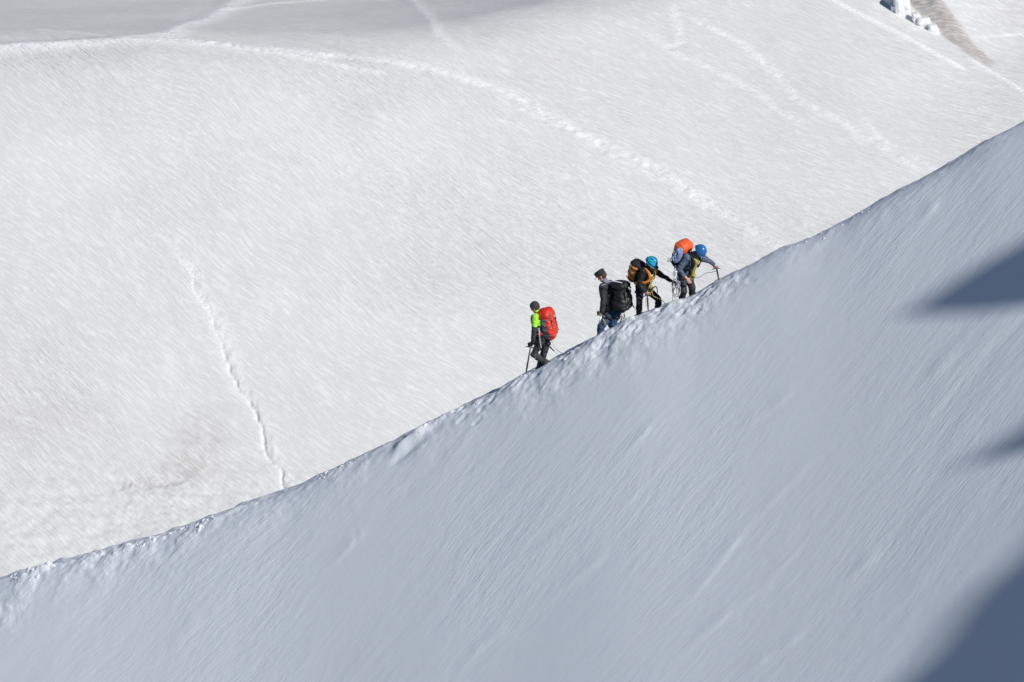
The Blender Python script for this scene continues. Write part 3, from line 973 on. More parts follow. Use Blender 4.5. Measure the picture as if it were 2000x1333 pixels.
# ------------------------------------------------------------------ worn and carried things
def rucksack(label, base, U, Bk, R, H, W, Dp, bag_mats, pick, lid_mat, lid_h, strap_mat, g, Ft, bulge=1.0, lid_w=1.0, seed=0, trim="black", buckles=True, taper=0.0, belt=None):
    """base: bottom centre of the face against the wearer's back"""
    U = U.normalized(); R = (R - U * R.dot(U)).normalized(); Bk = (Bk - U * Bk.dot(U) - R * Bk.dot(R)).normalized()
    root = empty("backpack", base, label, "backpack", "backpacks of the climbers")
    secs = []
    N = 26
    for k in range(N):
        t = k / (N - 1)
        e = (1 + taper * (0.5 - t)) * min(1.0, 0.55 + 3.2 * t) if t < 0.14 else (1 + taper * (0.5 - t)) * (1.0 if t < 0.9 else 1 - 1.6 * (t - 0.9))
        w = W * 0.5 * e * (1.0 - 0.06 * math.cos(6.0 * t)) ; d_ = Dp * 0.5 * e * (0.88 + bulge * 0.16 * math.sin(math.pi * min(1, t * 1.15)))
        for sq in (0.22, 0.52, 0.80):            # pinched by the compression straps
            pin = 0.06 * math.exp(-((t - sq) / 0.025) ** 2); w *= 1 - pin * 0.4; d_ *= 1 - pin
        secs.append((base + U * (H * t) + Bk * (Dp * 0.5), R * w, Bk * d_))
    B = Blob().loft(secs, 36, 3.2)
    bag = B.remesh("bag", bag_mats, root, 0.010, 3, None, 0.028, 10 + seed)
    me = bag.data
    if pick is not None:
        ctr = np.zeros(len(me.polygons) * 3, np.float32); me.polygons.foreach_get("center", ctr); ctr = ctr.reshape(-1, 3)
        u = ctr @ np.array(U) / H; b_ = ctr @ np.array(Bk) / Dp; r_ = ctr @ np.array(R) / (W * 0.5)
        me.polygons.foreach_set("material_index", pick(u, b_, r_).astype(np.int32))
    # lid
    c = base + U * (H * 0.965) + Bk * (Dp * 0.48)
    lu = (U + Bk * -0.12).normalized()
    Lb = Blob().loft([(c + lu * (lid_h * (t - 0.35)), R * (W * 0.53 * lid_w * e), Bk * (Dp * 0.60 * e)) for t, e in ((0, 0.93), (0.1, 1.02), (0.3, 1.06), (0.55, 1.02), (0.78, 0.86), (0.93, 0.58), (1.0, 0.25))], 32, 2.8)
    lid = Lb.remesh("lid", lid_mat, root, 0.010, 4, None, 0.022, 20 + seed)
    # lid straps and compression straps with buckles
    for q in (-1, 1):
        K = Blob()
        x = R * (W * 0.26 * q)
        pts = spline([c + x + Bk * (Dp * 0.60) + U * 0.03, base + x + U * (H * 0.80) + Bk * (Dp * 1.035), base + x + U * (H * 0.55) + Bk * (Dp * 1.05), base + x + U * (H * 0.36) + Bk * (Dp * 1.04)], 6)
        ribbon(K, pts, base + U * (H * 0.5) + Bk * (Dp * 0.4) + x, 0.011, 0.004)
        st = K.build("lid_strap", trim, root)
        if buckles:
            Blob().box(base + x + U * (H * 0.72) + Bk * (Dp * 1.055), R * 0.016, U * 0.022, Bk * 0.007).build("buckle", "black", st, False)
        for hgt in (0.22, 0.52, 0.80):
            K = Blob()
            pts = spline([base + R * (W * 0.46 * q) + U * (H * hgt - 0.01) + Bk * (Dp * 0.02), base + R * (W * 0.508 * q) + U * (H * hgt) + Bk * (Dp * 0.35), base + R * (W * 0.508 * q) + U * (H * hgt) + Bk * (Dp * 0.72), base + R * (W * 0.40 * q) + U * (H * hgt + 0.01) + Bk * (Dp * 1.0)], 5)
            ribbon(K, pts, base + U * (H * hgt) + Bk * (Dp * 0.5), 0.010, 0.004)
            K.build("compression_strap", trim, root)
        # shoulder strap: from the pack over the shoulder, down the chest, under the arm back to the pack
        S, U2, F2 = torso_secs(g, 0.034, g.get("sc", 1.0))
        hip, neck = g["hip"], g["neck"]; ax = neck - hip
        side = R if R.dot(g["L"]) * q > 0 else R
        Lq = g["L"] * (q if R.dot(g["L"]) > 0 else -q)
        P = [base + U * (H * 0.74) + Lq * 0.075 + Bk * 0.01, hip + ax * 0.99 + Lq * 0.105 - F2 * 0.06, hip + ax * 1.00 + Lq * 0.115 + F2 * 0.03, hip + ax * 0.90 + Lq * 0.115 + F2 * 0.125, hip + ax * 0.68 + Lq * 0.115 + F2 * 0.150, hip + ax * 0.50 + Lq * 0.165 + F2 * 0.10, hip + ax * 0.40 + Lq * 0.19 + F2 * 0.0, base + U * (H * 0.10) + Lq * (W * 0.42) + Bk * 0.02]
        pts = spline(P, 6)
        cs = []
        for p in pts:
            t = (p - hip).dot(ax) / ax.length_squared
            cs.append(hip + ax * t)
        K = Blob(); ribbon(K, pts, cs, 0.030, 0.009)
        K.build("shoulder_strap", strap_mat, root)
    # hip belt, haul loop
    K = Blob()
    hc = g["hip"] + (g["neck"] - g["hip"]) * 0.22
    L = g["L"]
    ring = [hc + L * (0.192 * g.get("sc", 1) * math.cos(t)) + Ft * (0.142 * g.get("sc", 1) * math.sin(t)) for t in np.linspace(0, 2 * math.pi, 29)]
    ribbon(K, ring, hc, 0.024, 0.007)
    K.build("hip_belt", belt or strap_mat, root)
    K = Blob(); tube(K, spline([c - Bk * (Dp * 0.5) + R * 0.03, c - Bk * (Dp * 0.55) + U * 0.06, c - Bk * (Dp * 0.5) - R * 0.03], 6), 0.006)
    K.build("haul_loop", trim, root)
    return root, c


def ice_axe(label, top, bottom, pick_dir, shaft_mat="darksteel", head_len=0.16):
    top, bottom = V(top), V(bottom)
    root = empty("ice_axe", bottom, label, "ice axe", "ice axes of the climbers")
    d = (top - bottom).normalized()
    pd = (pick_dir - d * pick_dir.dot(d)).normalized(); sd = d.cross(pd)
    K = Blob(); K.loft([(bottom + d * 0.05, pd * 0.015, sd * 0.011), (top, pd * 0.015, sd * 0.011)], 12)
    K.build("shaft", shaft_mat, root)
    # pick: a drooping tapered blade; adze: a flat flared blade
    secs = []
    for t in np.linspace(0, 1, 8):
        h = 0.018 * (1 - t) + 0.004
        secs.append((top + pd * (0.01 + head_len * t) - d * (0.035 * t * t) + d * 0.012, d * h, sd * (0.006 - 0.003 * t)))
    hd = Blob().loft(secs, 8, 4).build("pick", "steel" if shaft_mat != "darksteel" else "darksteel", root)
    secs = []
    for t in np.linspace(0, 1, 5):
        secs.append((top - pd * (0.01 + 0.085 * t) - d * (0.03 * t * t) + d * 0.012, d * (0.012 - 0.007 * t), sd * (0.010 + 0.018 * t)))
    Blob().loft(secs, 8, 4).build("adze", "steel" if shaft_mat != "darksteel" else "darksteel", root)
    secs = [(bottom + d * 0.06, pd * 0.014, sd * 0.010), (bottom + d * 0.03, pd * 0.011, sd * 0.007), (bottom - d * 0.06, pd * 0.002, sd * 0.002)]
    Blob().loft(secs, 10).build("spike", "steel", root)
    K = Blob(); K.loft([(bottom + d * 0.12, pd * 0.018, sd * 0.014), (bottom + d * 0.30, pd * 0.018, sd * 0.014)], 12)
    K.build("grip", "black", root)
    return root


def rope(name, label, pts, r, mat, cat="rope"):
    B = Blob(); tube(B, spline(pts, 8), r, 8)
    o = B.build(name, mat, None)
    return tag(o, label, cat)


def carabiner(label, c, up, side, size=0.10, mat="steel", group="carabiners hanging from the harnesses", name="carabiner"):
    root = empty(name, c, label, "carabiner", group)
    up = up.normalized(); side = side.normalized()
    pts = spline([c + up * size * 0.5, c + up * size * 0.36 + side * size * 0.26, c - up * size * 0.3 + side * size * 0.2, c - up * size * 0.5, c - up * size * 0.3 - side * size * 0.24], 5, True)
    pts.append(pts[0])
    B = Blob(); tube(B, pts, 0.0055, 7); B.build("frame", mat, root)
    B = Blob(); tube(B, [c + up * size * 0.40 - side * size * 0.10, c - up * size * 0.3 - side * size * 0.20], 0.0042, 7); B.build("gate", mat, root)
    return root


def coil(label, c, a, b_, loops, r, mat, seed, jit=0.02, name="rope_coil", fill=0.0):
    rnd = random.Random(seed)
    root = empty(name, c, label, "rope coil")
    nrm = a.cross(b_).normalized()
    for k in range(loops):
        f = 1 + rnd.uniform(-0.16, 0.12); g_ = 1 + rnd.uniform(-0.14, 0.14); f *= 1 - fill * (k % 4) / 4; g_ *= 1 - 0.6 * fill * (k % 4) / 4; off = nrm * rnd.uniform(-0.05, 0.05) + a * rnd.uniform(-jit, jit) + b_ * rnd.uniform(-jit, jit)
        ph = rnd.uniform(0, 6.28)
        pts = []
        for i in range(29):
            t = 2 * math.pi * i / 28
            pts.append(c + off + a * (f * math.cos(t + ph)) + b_ * (g_ * math.sin(t + ph)) + nrm * (0.018 * math.sin(3 * t + k)))
        B = Blob(); tube(B, pts, r, 7); B.build("loop", mat, root)
    B = Blob()
    # whipping that binds the coil
    for j in range(5):
        pts = [c + b_ * (0.62 + 0.05 * j) + nrm * (0.07 * math.cos(t)) + a * (0.30 * math.sin(t)) for t in np.linspace(0, 2 * math.pi, 15)]
        tube(B, pts, r * 0.9, 6)
    B.build("whipping", mat, root)
    return root


def helmet(parent, c, f, up, s, mat, band, lamp=True, r=0.122):
    H = Blob()
    secs = []
    for t in np.linspace(0, 1, 12):
        th = t * math.pi / 2 * 0.995
        k = math.cos(th)
        secs.append((c + up * (-0.045 + 0.155 * math.sin(th)) - f * 0.008, s * (r * 0.92 * k + 0.002), f * (r * 1.12 * k + 0.002)))
    H.loft(secs, 28, 2.15)
    # rim
    rim = [c - up * 0.047 + s * (r * 0.95 * math.cos(t)) + f * (r * 1.16 * math.sin(t) - 0.008) for t in np.linspace(0, 2 * math.pi, 33)]
    tube(H, rim, 0.008, 6)
    h = H.build("helmet", mat, parent)
    for q in (-1, 0, 1):
        K = Blob()
        pts = []
        for t in np.linspace(0.18, 0.82, 12):
            th = math.pi * t
            pts.append(c + up * (-0.045 + 0.158 * math.sin(th)) - f * (r * 1.12 * math.cos(th) + 0.008) * (1 if q == 0 else 0.86) + s * (q * 0.062 * math.sin(th) * 1.1) - up * (0.026 if q else 0.0))
        if q == 0 and band is not None: ribbon(K, pts, c - up * 0.05, 0.013, 0.004)
        elif band is not None: ribbon(K, pts[2:-2], c - up * 0.05, 0.010, 0.004)
        else: continue
        K.build("vent_stripe", band, h)
    for q in (-1, 1):
        K = Blob()
        ribbon(K, spline([c - up * 0.04 + s * (r * 0.93 * q) + f * 0.03, c - up * 0.10 + s * 0.075 * q + f * 0.045, c - up * 0.155 + s * 0.02 * q + f * 0.06], 5), c - up * 0.08, 0.008, 0.003)
        K.build("chin_strap", "black", h)
    if lamp:
        K = Blob()
        ring = [c - up * 0.012 + s * (r * 0.955 * math.cos(t)) + f * (r * 1.15 * math.sin(t) - 0.008) for t in np.linspace(0, 2 * math.pi, 33)]
        ribbon(K, ring, c - up * 0.012, 0.012, 0.004)
        K.build("lamp_band", "navy", h)
        K = Blob().loft([(c - up * 0.012 + f * (r * 1.12), s * 0.03, up * 0.020), (c - up * 0.016 + f * (r * 1.12 + 0.035), s * 0.026, up * 0.018), (c - up * 0.018 + f * (r * 1.12 + 0.045), s * 0.018, up * 0.012)], 14, 3)
        K.build("head_lamp", "black", h)
    return h


def hz(x, y): return V((x, y, 0)).normalized()


ZUP = V((0, 0, 1))

# ---- the leading climber: neon-yoked jacket, red pack
STAND = KC * at_crest(1055, 620).x
F1 = hz(-0.88, 0.47); L1 = ZUP.cross(F1)
g1 = dict(F=F1, L=L1, hip=J(1063.5, 658), neck=J(1051.5, 612.5), head=J(1045, 600.5), hf=V((-0.78, 0.34, -0.52)),
          sh_l=J(1046, 619.5, -0.17), el_l=J(1043, 646, -0.24), wr_l=J(1040, 668, -0.22), hd_l=(V((-0.35, 0.0, -0.9)), V((-0.5, 0.85, 0))),
          sh_r=J(1061.5, 617, 0.16), el_r=J(1057, 645, 0.24), wr_r=J(1047, 663, 0.26), hd_r=(V((-0.6, 0, -0.8)), V((0.2, -0.9, 0))),
          hip_l=J(1060, 660, -0.085), kn_l=J(1042, 693, -0.12), an_l=J(1075, 714, -0.04),
          hip_r=J(1067.5, 660, 0.085), kn_r=J(1061, 697, 0.08), an_r=J(1048, 731, 0.06), toe=V((-0.88, 0.3, -0.42)), sc=0.98)
zcut1 = J(1045, 636.5, -0.2).z
p1, U, F, up, hs = person("person in grey beanie and neon green shouldered jacket walking down in front", g1,
                          dict(trousers="charcoal", jacket=["charcoal", "neon"], gloves="black", harness="black",
                               jacket_pick=lambda c: (c[:, 2] > zcut1).astype(int)))
hc = g1["head"]
hf = g1["hf"].normalized()
B = Blob(); B.ell(hc + up * 0.036 - hf * 0.012, hs * 0.096, hf * 0.112, up * 0.100)
B.ell(hc + up * 0.012 - hf * 0.04, hs * 0.092, hf * 0.08, up * 0.09)
bn = B.remesh("beanie", "beanie", p1, 0.008, 3, None, 0.008)
rucksack("tall red backpack with grey side panels on the front climber", g1["hip"] - U * 0.045 - F * 0.03, U * 0.99 - F * 0.02, -F, L1, 0.60, 0.35, 0.28,
         ["packgrey", "red"], lambda u, b_, r_: ((b_ > 0.62) | (u < 0.06)).astype(int), "red", 0.19, "packgrey", g1, F, seed=1, trim="packgrey", belt="red")
ax1 = ice_axe("black ice axe planted ahead of the front climber", J(1036, 679, -0.30), J(1027, 731, -0.30), V((-1, 0.2, -0.1)), "darksteel", 0.11)
ice_axe("spare ice axe strapped under the red backpack", J(1066, 670, -0.1), J(1084.5, 688.5, -0.25), V((0.2, -0.4, 0.6)), "darksteel", 0.08)
rope("climbing_rope", "thin pale rope trailing from the red backpack onto the snow", [J(1074, 664, -0.1), J(1079, 669, -0.2), J(1085, 680, -0.3), J(1094, 688, -0.5), J(1106, 692.5, -0.70), J(1116, 689, -0.74)], 0.007, "ropewhite")
B = Blob(); ribbon(B, spline([J(1052.5, 641, -0.31), J(1053.5, 655, -0.30), J(1055, 668, -0.26), J(1057, 680, -0.24)], 5), g1["hip"] + V((0, 0.2, 0)), 0.010, 0.003)
sl = B.build("sling", "white", None); tag(sl, "white sling hanging at the front climber's side below the grey pack panel", "sling")
carabiner("steel carabiner on the front climber's leg loop", J(1045.5, 697, -0.24), ZUP, V((1, 0.2, 0)), 0.09, name="carabiner")

# ---- second: dark jacket, flat cap, blue trousers, black pack
STAND = KC * at_crest(1195, 620).x
F2 = hz(-0.76, 0.65); L2 = ZUP.cross(F2)
g2 = dict(F=F2, L=L2, hip=J(1198, 609), neck=J(1185, 553, 0.08), head=J(1175.5, 540, 0.10), hf=V((-0.72, 0.22, -0.55)),
          sh_l=J(1179, 562, -0.12), el_l=J(1179, 589, -0.24), wr_l=J(1175.5, 607, -0.26), hd_l=(V((-0.4, 0.05, -0.9)), V((-0.5, 0.85, 0))),
          sh_r=J(1198, 557, 0.22), el_r=J(1196, 588, 0.30), wr_r=J(1184, 609, 0.22), hd_r=(V((-0.5, 0, -0.85)), V((0.2, -0.9, 0))),
          hip_l=J(1191.5, 611, -0.07), kn_l=J(1174, 638, -0.14), an_l=J(1171, 671, -0.05),
          hip_r=J(1203, 610, 0.07), kn_r=J(1195, 637, 0.06), an_r=J(1212, 650, 0.05), toe=V((-0.85, 0.35, -0.4)), sc=1.10)
p2, U, F, up, hs = person("person in dark jacket, flat dark cap and blue trousers with black pack", g2,
                          dict(trousers="jeans", jacket=["darkgrey", "lilac"], gloves="tan", harness="black",
                               jacket_pick=lambda c, n=np.array(g2["neck"] - U * 0.0), u=np.array((g2["neck"] - g2["hip"]).normalized()): (((c - n) @ u) > 0.012).astype(int)))
hc = g2["head"]; hf = g2["hf"].normalized()
B = Blob(); B.ell(hc + up * 0.01 - hf * 0.035, hs * 0.084, hf * 0.085, up * 0.085)
B.remesh("hair", "hair", p2, 0.008, 3, None, 0.01)
B = Blob()
B.loft([(hc + up * 0.035 - hf * 0.006, hs * 0.093, hf * 0.112), (hc + up * 0.08, hs * 0.098, hf * 0.118), (hc + up * 0.125, hs * 0.098, hf * 0.120), (hc + up * 0.138, hs * 0.08, hf * 0.1)], 24, 2.3)
cap_o = B.build("cap", "cap", p2)
B = Blob().loft([(hc + up * 0.045 + hf * 0.06, hs * 0.085, up * 0.006), (hc + up * 0.035 + hf * 0.13, hs * 0.08, up * 0.005), (hc + up * 0.022 + hf * 0.175, hs * 0.045, up * 0.004)], 16)
B.build("peak", "cap", cap_o)
Bk2 = (-F * 0.9 + L2 * 0.12).normalized()
pk2, _ = rucksack("big floppy black backpack on the climber in blue trousers", g2["hip"] + U * 0.04 - F * 0.135, (U * 0.97 - F * 0.16), Bk2, L2, 0.60, 0.36, 0.31,
                  ["blacknylon"], None, "blacknylon", 0.13, "black", g2, F, bulge=1.5, lid_w=0.9, seed=2, trim="black", taper=0.55)
B = Blob(); ribbon(B, spline([J(1184, 551.5, -0.36), J(1192, 549.5, -0.42), J(1204, 550.5, -0.45), J(1215, 553, -0.42)], 6), g2["hip"], 0.008, 0.003)
B.build("reflective_piping", "white", pk2)
ice_axe("ice axe with pale pick held low by the climber in blue trousers", J(1174, 617, -0.30), J(1166.5, 658, -0.28), V((-1, 0.1, -0.2)), "steel", 0.10)
ice_axe("ice axe hanging behind the black backpack by its pick", J(1228, 586, -0.25), J(1241, 604, -0.25), V((-0.3, -0.6, 0.2)), "darksteel", 0.07)
for k, (a, b_, sz, mm) in enumerate(((1211, 622, 0.13, "steel"), (1214.5, 626, 0.15, "darksteel"), (1217.5, 621, 0.12, "steel"), (1213, 615, 0.10, "darksteel"))):
    carabiner(["pale carabiner hanging leftmost under the black backpack", "long dark carabiner hanging lowest under the black backpack", "pale carabiner hanging rightmost under the black backpack", "small dark carabiner clipped highest under the black backpack"][k],
              J(a, b_, -0.30), V((0.15 * (k - 1), 0, 1)), V((1, 0.3 * k, 0)), sz, mm)
rope("sling", "dark loose strap ends dangling below the black backpack", [J(1218, 606, -0.28), J(1219, 614, -0.3), J(1220, 620, -0.3), J(1225, 624, -0.3)], 0.008, "ropedark", "strap")
B = Blob(); ribbon(B, spline([J(1176, 622, -0.24), J(1180, 628, -0.26), J(1183.5, 636, -0.24)], 6), g2["hip"] + V((0, 0.5, 0)), 0.014, 0.004)
tag(B.build("sling", "yellow", None), "yellow sling on the thigh of the blue trousers", "sling")

# ---- third: black clothes, cyan helmet, orange and black pack
STAND = KC * at_crest(1262, 620).x
F3 = hz(0.86, -0.50); L3 = ZUP.cross(F3)
g3 = dict(F=F3, L=L3, hip=J(1254, 562), neck=J(1266, 525, -0.16), head=J(1272.5, 515, -0.22), hf=V((0.70, -0.36, -0.62)),
          sh_r=J(1256, 530, -0.28), el_r=J(1249, 556, -0.30), wr_r=J(1260, 570, -0.32), hd_r=(V((0.5, 0.0, -0.85)), V((0.6, 0.6, 0.2))), sleeve_r=0.93,
          sh_l=J(1277, 528, 0.0), el_l=J(1294, 539.5, 0.06), wr_l=J(1310, 548.5, 0.12), hd_l=(V((0.85, 0.1, -0.45)), V((0.0, 0.2, -1))), curl_l=0.6,
          hip_r=J(1250, 563, -0.08), kn_r=J(1249, 592, -0.20), an_r=J(1247.5, 621, -0.04),
          hip_l=J(1260, 563, 0.08), kn_l=J(1287, 586, -0.06), an_l=J(1283, 611, 0.12), toe=V((0.85, -0.3, 0.36)), sc=0.94, bend=0.05)
p3, U, F, up, hs = person("person in black with cyan helmet reaching one arm uphill", g3, dict(trousers="black", jacket="black", harness="black"))
hf = g3["hf"].normalized()
B = Blob(); B.ell(g3["head"] - hf * 0.035 - up * 0.01, hs * 0.085, hf * 0.08, up * 0.10); B.cap(g3["head"] - up * 0.05 + hs * 0.06, 0.03, g3["head"] - up * 0.16 + hs * 0.07 + hf * 0.03, 0.015)
B.remesh("hair", "hair", p3, 0.009, 3, None, 0.015)
helmet(p3, g3["head"] + up * 0.045 - hf * 0.005, hf, up, hs, "cyan", "navy")
rucksack("orange and black backpack beside the cyan helmet", g3["hip"] + U * 0.04 - F * 0.12, U, -F, L3, 0.47, 0.32, 0.25,
         ["black", "orange"], lambda u, b_, r_: ((b_ > 0.22) & (u > 0.10) & (u < 0.99) & (np.abs(u - 0.43) > 0.03)).astype(int), "black", 0.11, "orange", g3, F, seed=3, trim="black", belt="black", lid_w=0.82)
ax = g3["neck"] - g3["hip"]
B = Blob()
pts = spline([g3["neck"] + L3 * 0.09 + F * 0.02, g3["hip"] + ax * 0.90 + L3 * 0.03 + F * 0.155, g3["hip"] + ax * 0.62 + F * 0.175 - L3 * 0.03, g3["hip"] + ax * 0.25 + F * 0.17 - L3 * 0.05], 7)
ribbon(B, pts, g3["hip"] + ax * 0.5, 0.030, 0.008)
tag(B.build("rope_sling", "yellow", None), "yellow sling worn across the chest of the climber in black", "sling")
kc = g3["hip"] + ax * 0.16 + F * 0.19
coil("golden knotted rope at the harness of the climber in black", kc + V((0.0, -0.03, 0.0)), V((0.055, 0, 0.02)), V((0.0, -0.01, 0.085)), 5, 0.008, "ropegold", 4, 0.15)
rope("climbing_rope", "golden rope end running from the knot down to the uphill knee", [kc, J(1275, 576, -0.28), J(1276.5, 579, -0.28), J(1285, 583, -0.25), J(1294, 588, -0.2), J(1299, 594, -0.3)], 0.007, "ropegold")
rope("prusik_cord", "red cord dangling over the thigh of the climber in black", [kc + V((0.05, -0.02, 0.02)), J(1281, 560, -0.3), J(1284, 568, -0.28), J(1284, 572, -0.27)], 0.012, "maroon", "cord")
ice_axe("dark ice axe held upright in the lower hand of the climber in black", J(1264.5, 578, -0.36), J(1266, 609, -0.36), V((-0.9, -0.2, 0)), "darksteel", 0.09)
rope("tape_sling", "grey tape loop hanging from the climber in black's lower hand", [J(1262, 578, -0.38), J(1261.2, 588, -0.38), J(1261.5, 599, -0.38), J(1262.3, 588, -0.37), J(1263, 579, -0.37)], 0.006, "ropewhite", "sling")
carabiner("silver carabiner on the near hip of the climber in black", J(1254, 575, -0.22), V((0.9, 0, 0.3)), V((0, 0, 1)), 0.08)

# ---- fourth: plaid shirt, blue helmet, black pack with red-orange lid
STAND = KC * at_crest(1348, 620).x
F4 = hz(0.76, -0.65); L4 = ZUP.cross(F4)
g4 = dict(F=F4, L=L4, hip=J(1337, 537), neck=J(1355.5, 499, -0.24), head=J(1368, 491.5, -0.33), hf=V((0.58, -0.34, -0.74)),
          sh_r=J(1341, 503, -0.34), el_r=J(1325.5, 527, -0.34), wr_r=J(1341, 544, -0.42), hd_r=(V((0.6, -0.15, -0.75)), V((0.2, 0.7, -0.5))), sleeve_r=0.72, curl_r=0.55,
          sh_l=J(1368, 503, -0.08), el_l=J(1384.5, 510, 0.02), wr_l=J(1394.5, 517, 0.06), hd_l=(V((0.55, 0.0, -0.8)), V((0.3, 0.6, -0.1))), sleeve_l=0.93,
          hip_r=J(1333, 540, -0.09), kn_r=J(1336, 567, -0.26), an_r=J(1328.5, 596, -0.02),
          hip_l=J(1343, 538, 0.09), kn_l=J(1352, 562, -0.14), an_l=J(1352, 588, 0.10), toe=V((0.8, -0.35, 0.4)), sc=1.0, bend=0.07)
p4, U, F, up, hs = person("person in blue plaid shirt and dark blue helmet bending over highest on the ridge", g4,
                          dict(trousers="charcoal", jacket="plaid", harness="black"))
hf = g4["hf"].normalized()
B = Blob(); B.ell(g4["head"] - hf * 0.035 - up * 0.005, hs * 0.083, hf * 0.08, up * 0.09)
B.remesh("hair", "hair", p4, 0.009, 3, None, 0.012)
helmet(p4, g4["head"] + up * 0.045 - hf * 0.005, hf, up, hs, "blue", None, lamp=False, r=0.124)
pk4, lidc = rucksack("black backpack with red orange lid on the highest climber", g4["hip"] + U * 0.05 - F * 0.12, U * 0.985 + ZUP * 0.30, -F, L4, 0.555, 0.34, 0.26,
                     ["black"], None, "redorange", 0.24, "black", g4, F, lid_w=1.08, seed=4, trim="black")
coil("blue and white rope coil strapped to the side of the highest backpack", J(1323, 498, -0.46), V((0.085, -0.03, 0.03)), V((0.03, 0.0, 0.145)), 16, 0.011, "ropeblue", 9, 0.12, fill=1.0)
ax = g4["neck"] - g4["hip"]
B = Blob()
pts = spline([g4["neck"] - L4 * 0.06 + F * 0.05, g4["hip"] + ax * 0.92 - L4 * 0.02 + F * 0.14, g4["hip"] + ax * 0.62 - L4 * 0.02 + F * 0.155, g4["hip"] + ax * 0.30 - L4 * 0.0 + F * 0.165], 7)
ribbon(B, pts, g4["hip"] + ax * 0.5 - F * 0.1, 0.045, 0.010)
tag(B.build("chest_harness", "yellow", None), "broad yellow chest harness over the plaid shirt", "harness")
coil("yellow rope knot at the waist of the plaid shirt", g4["hip"] + ax * 0.24 + F * 0.19, V((0.05, -0.02, 0.01)), V((0.02, -0.02, 0.05)), 4, 0.009, "yellow", 14, 0.2)
coil("hanging coil of pale and dark slings at the hip of the highest climber", J(1321.5, 567, -0.30), V((0.062, 0.02, 0.0)), V((0.02, 0.0, 0.135)), 4, 0.007, "ropewhite", 21, 0.12)
coil("dark sling loop hanging beside the pale slings on the highest climber", J(1318.5, 562, -0.24), V((0.055, 0.03, 0.0)), V((-0.02, 0.0, 0.17)), 2, 0.007, "ropedark", 23, 0.1, "sling_loop")
for k, (a, b_, sz, mm) in enumerate(((1318.5, 524, 0.10, "steel"), (1316.5, 535, 0.11, "steel"), (1326, 556, 0.12, "steel"), (1329, 562, 0.13, "darksteel"), (1321, 553, 0.11, "steel"))):
    carabiner(["pale carabiner highest behind the elbow of the plaid shirt", "pale carabiner just below the topmost one behind the plaid elbow", "pale carabiner hanging in the middle of the sling coil", "dark carabiner hanging beside the highest climber's near leg", "pale carabiner at the top left of the sling coil"][k],
              J(a, b_, -0.33), V((0.1 * (k - 2), 0, 1)), V((1, 0.2 * k - 0.3, 0)), sz, mm)
rope("cordelette", "purple grey cord bundle clipped at the hip above the hanging coil", [J(1322, 541, -0.28), J(1324, 550, -0.33), J(1321.5, 558, -0.33), J(1325.5, 563, -0.33), J(1327, 552, -0.32), J(1325, 543, -0.3)], 0.016, "lilac", "cord")
carabiner("black buckle loop dangling behind the highest backpack", J(1306.5, 508, -0.3), V((0.35, 0, 1)), V((1, 0.1, -0.3)), 0.09, "darksteel", None, "strap_loop")
carabiner("black strap loop hanging below the blue helmet", J(1369.8, 509.5, -0.36), ZUP, V((1, 0.1, 0)), 0.08, "darksteel", None, "strap_loop")
rope("climbing_rope", "thin rope line hanging from the pack of the highest climber to the snow", [J(1317.5, 530, -0.25), J(1316, 545, -0.3), J(1314.5, 565, -0.38), J(1314, 580, -0.45), J(1314, 592, -0.5)], 0.006, "ropedark")
ice_axe("ice axe with grey shaft planted uphill by the highest climber", J(1399.5, 525, 0.03), J(1405, 551, -0.2), V((0.6, 0.4, 0.2)), "darksteel", 0.08)
rope("axe_leash", "thin dark leash curving from the plaid climber's waist to the planted axe", [J(1358, 543, -0.3), J(1366, 542, -0.3), J(1374, 536.5, -0.25), J(1382, 533, -0.15), J(1391, 532, -0.05), J(1399, 529.5, 0.02)], 0.006, "ropedark", "leash")

# ------------------------------------------------------------------ loose crumbs of snow along the lip
rnd = random.Random(5)
B = Blob()
for k in range(520):
    left = rnd.random() < 0.5
    px = rnd.uniform(-40, 640) if left else rnd.uniform(620, 2040)
    x = pxx(px); v = 0.06 - abs(rnd.gauss(0, 0.13))
    if fbm(np.array([x * 1.1]), np.array([3.0]), 2, 66)[0] < (-0.05 if left else 0.12): continue
    r_ = rnd.uniform(0.012, 0.055) * (1.0 if left else 0.7) * rnd.uniform(0.5, 1)
    z = ridge_z(x, YC + crest_plan(x) + v)
    a = V((1, KC + 0.5 + rnd.gauss(0, 0.5), 0.9 + rnd.gauss(0, 0.4))).normalized()
    b_ = V((-0.5 + rnd.gauss(0, 0.3), -0.57 + rnd.gauss(0, 0.3), 0.63))
    b_ = (b_ - a * b_.dot(a)).normalized(); c_ = a.cross(b_)
    B.ell(V((x, YC + crest_plan(x) + v, z - r_ * 0.22)), a * r_ * rnd.uniform(1.0, 2.2), b_ * r_ * rnd.uniform(0.4, 0.8), c_ * r_ * rnd.uniform(0.5, 1.0), 7, 4)
m_, n_, l_, b__ = new_mat("snow_crumb")
b__.inputs["Base Color"].default_value = (0.86, 0.87, 0.90, 1); b__.inputs["Roughness"].default_value = 0.7
M["crumb"] = m_
cr = B.build("snow_crumbs", "crumb", None)
cr.parent = ridge
tag(cr, kind="stuff")

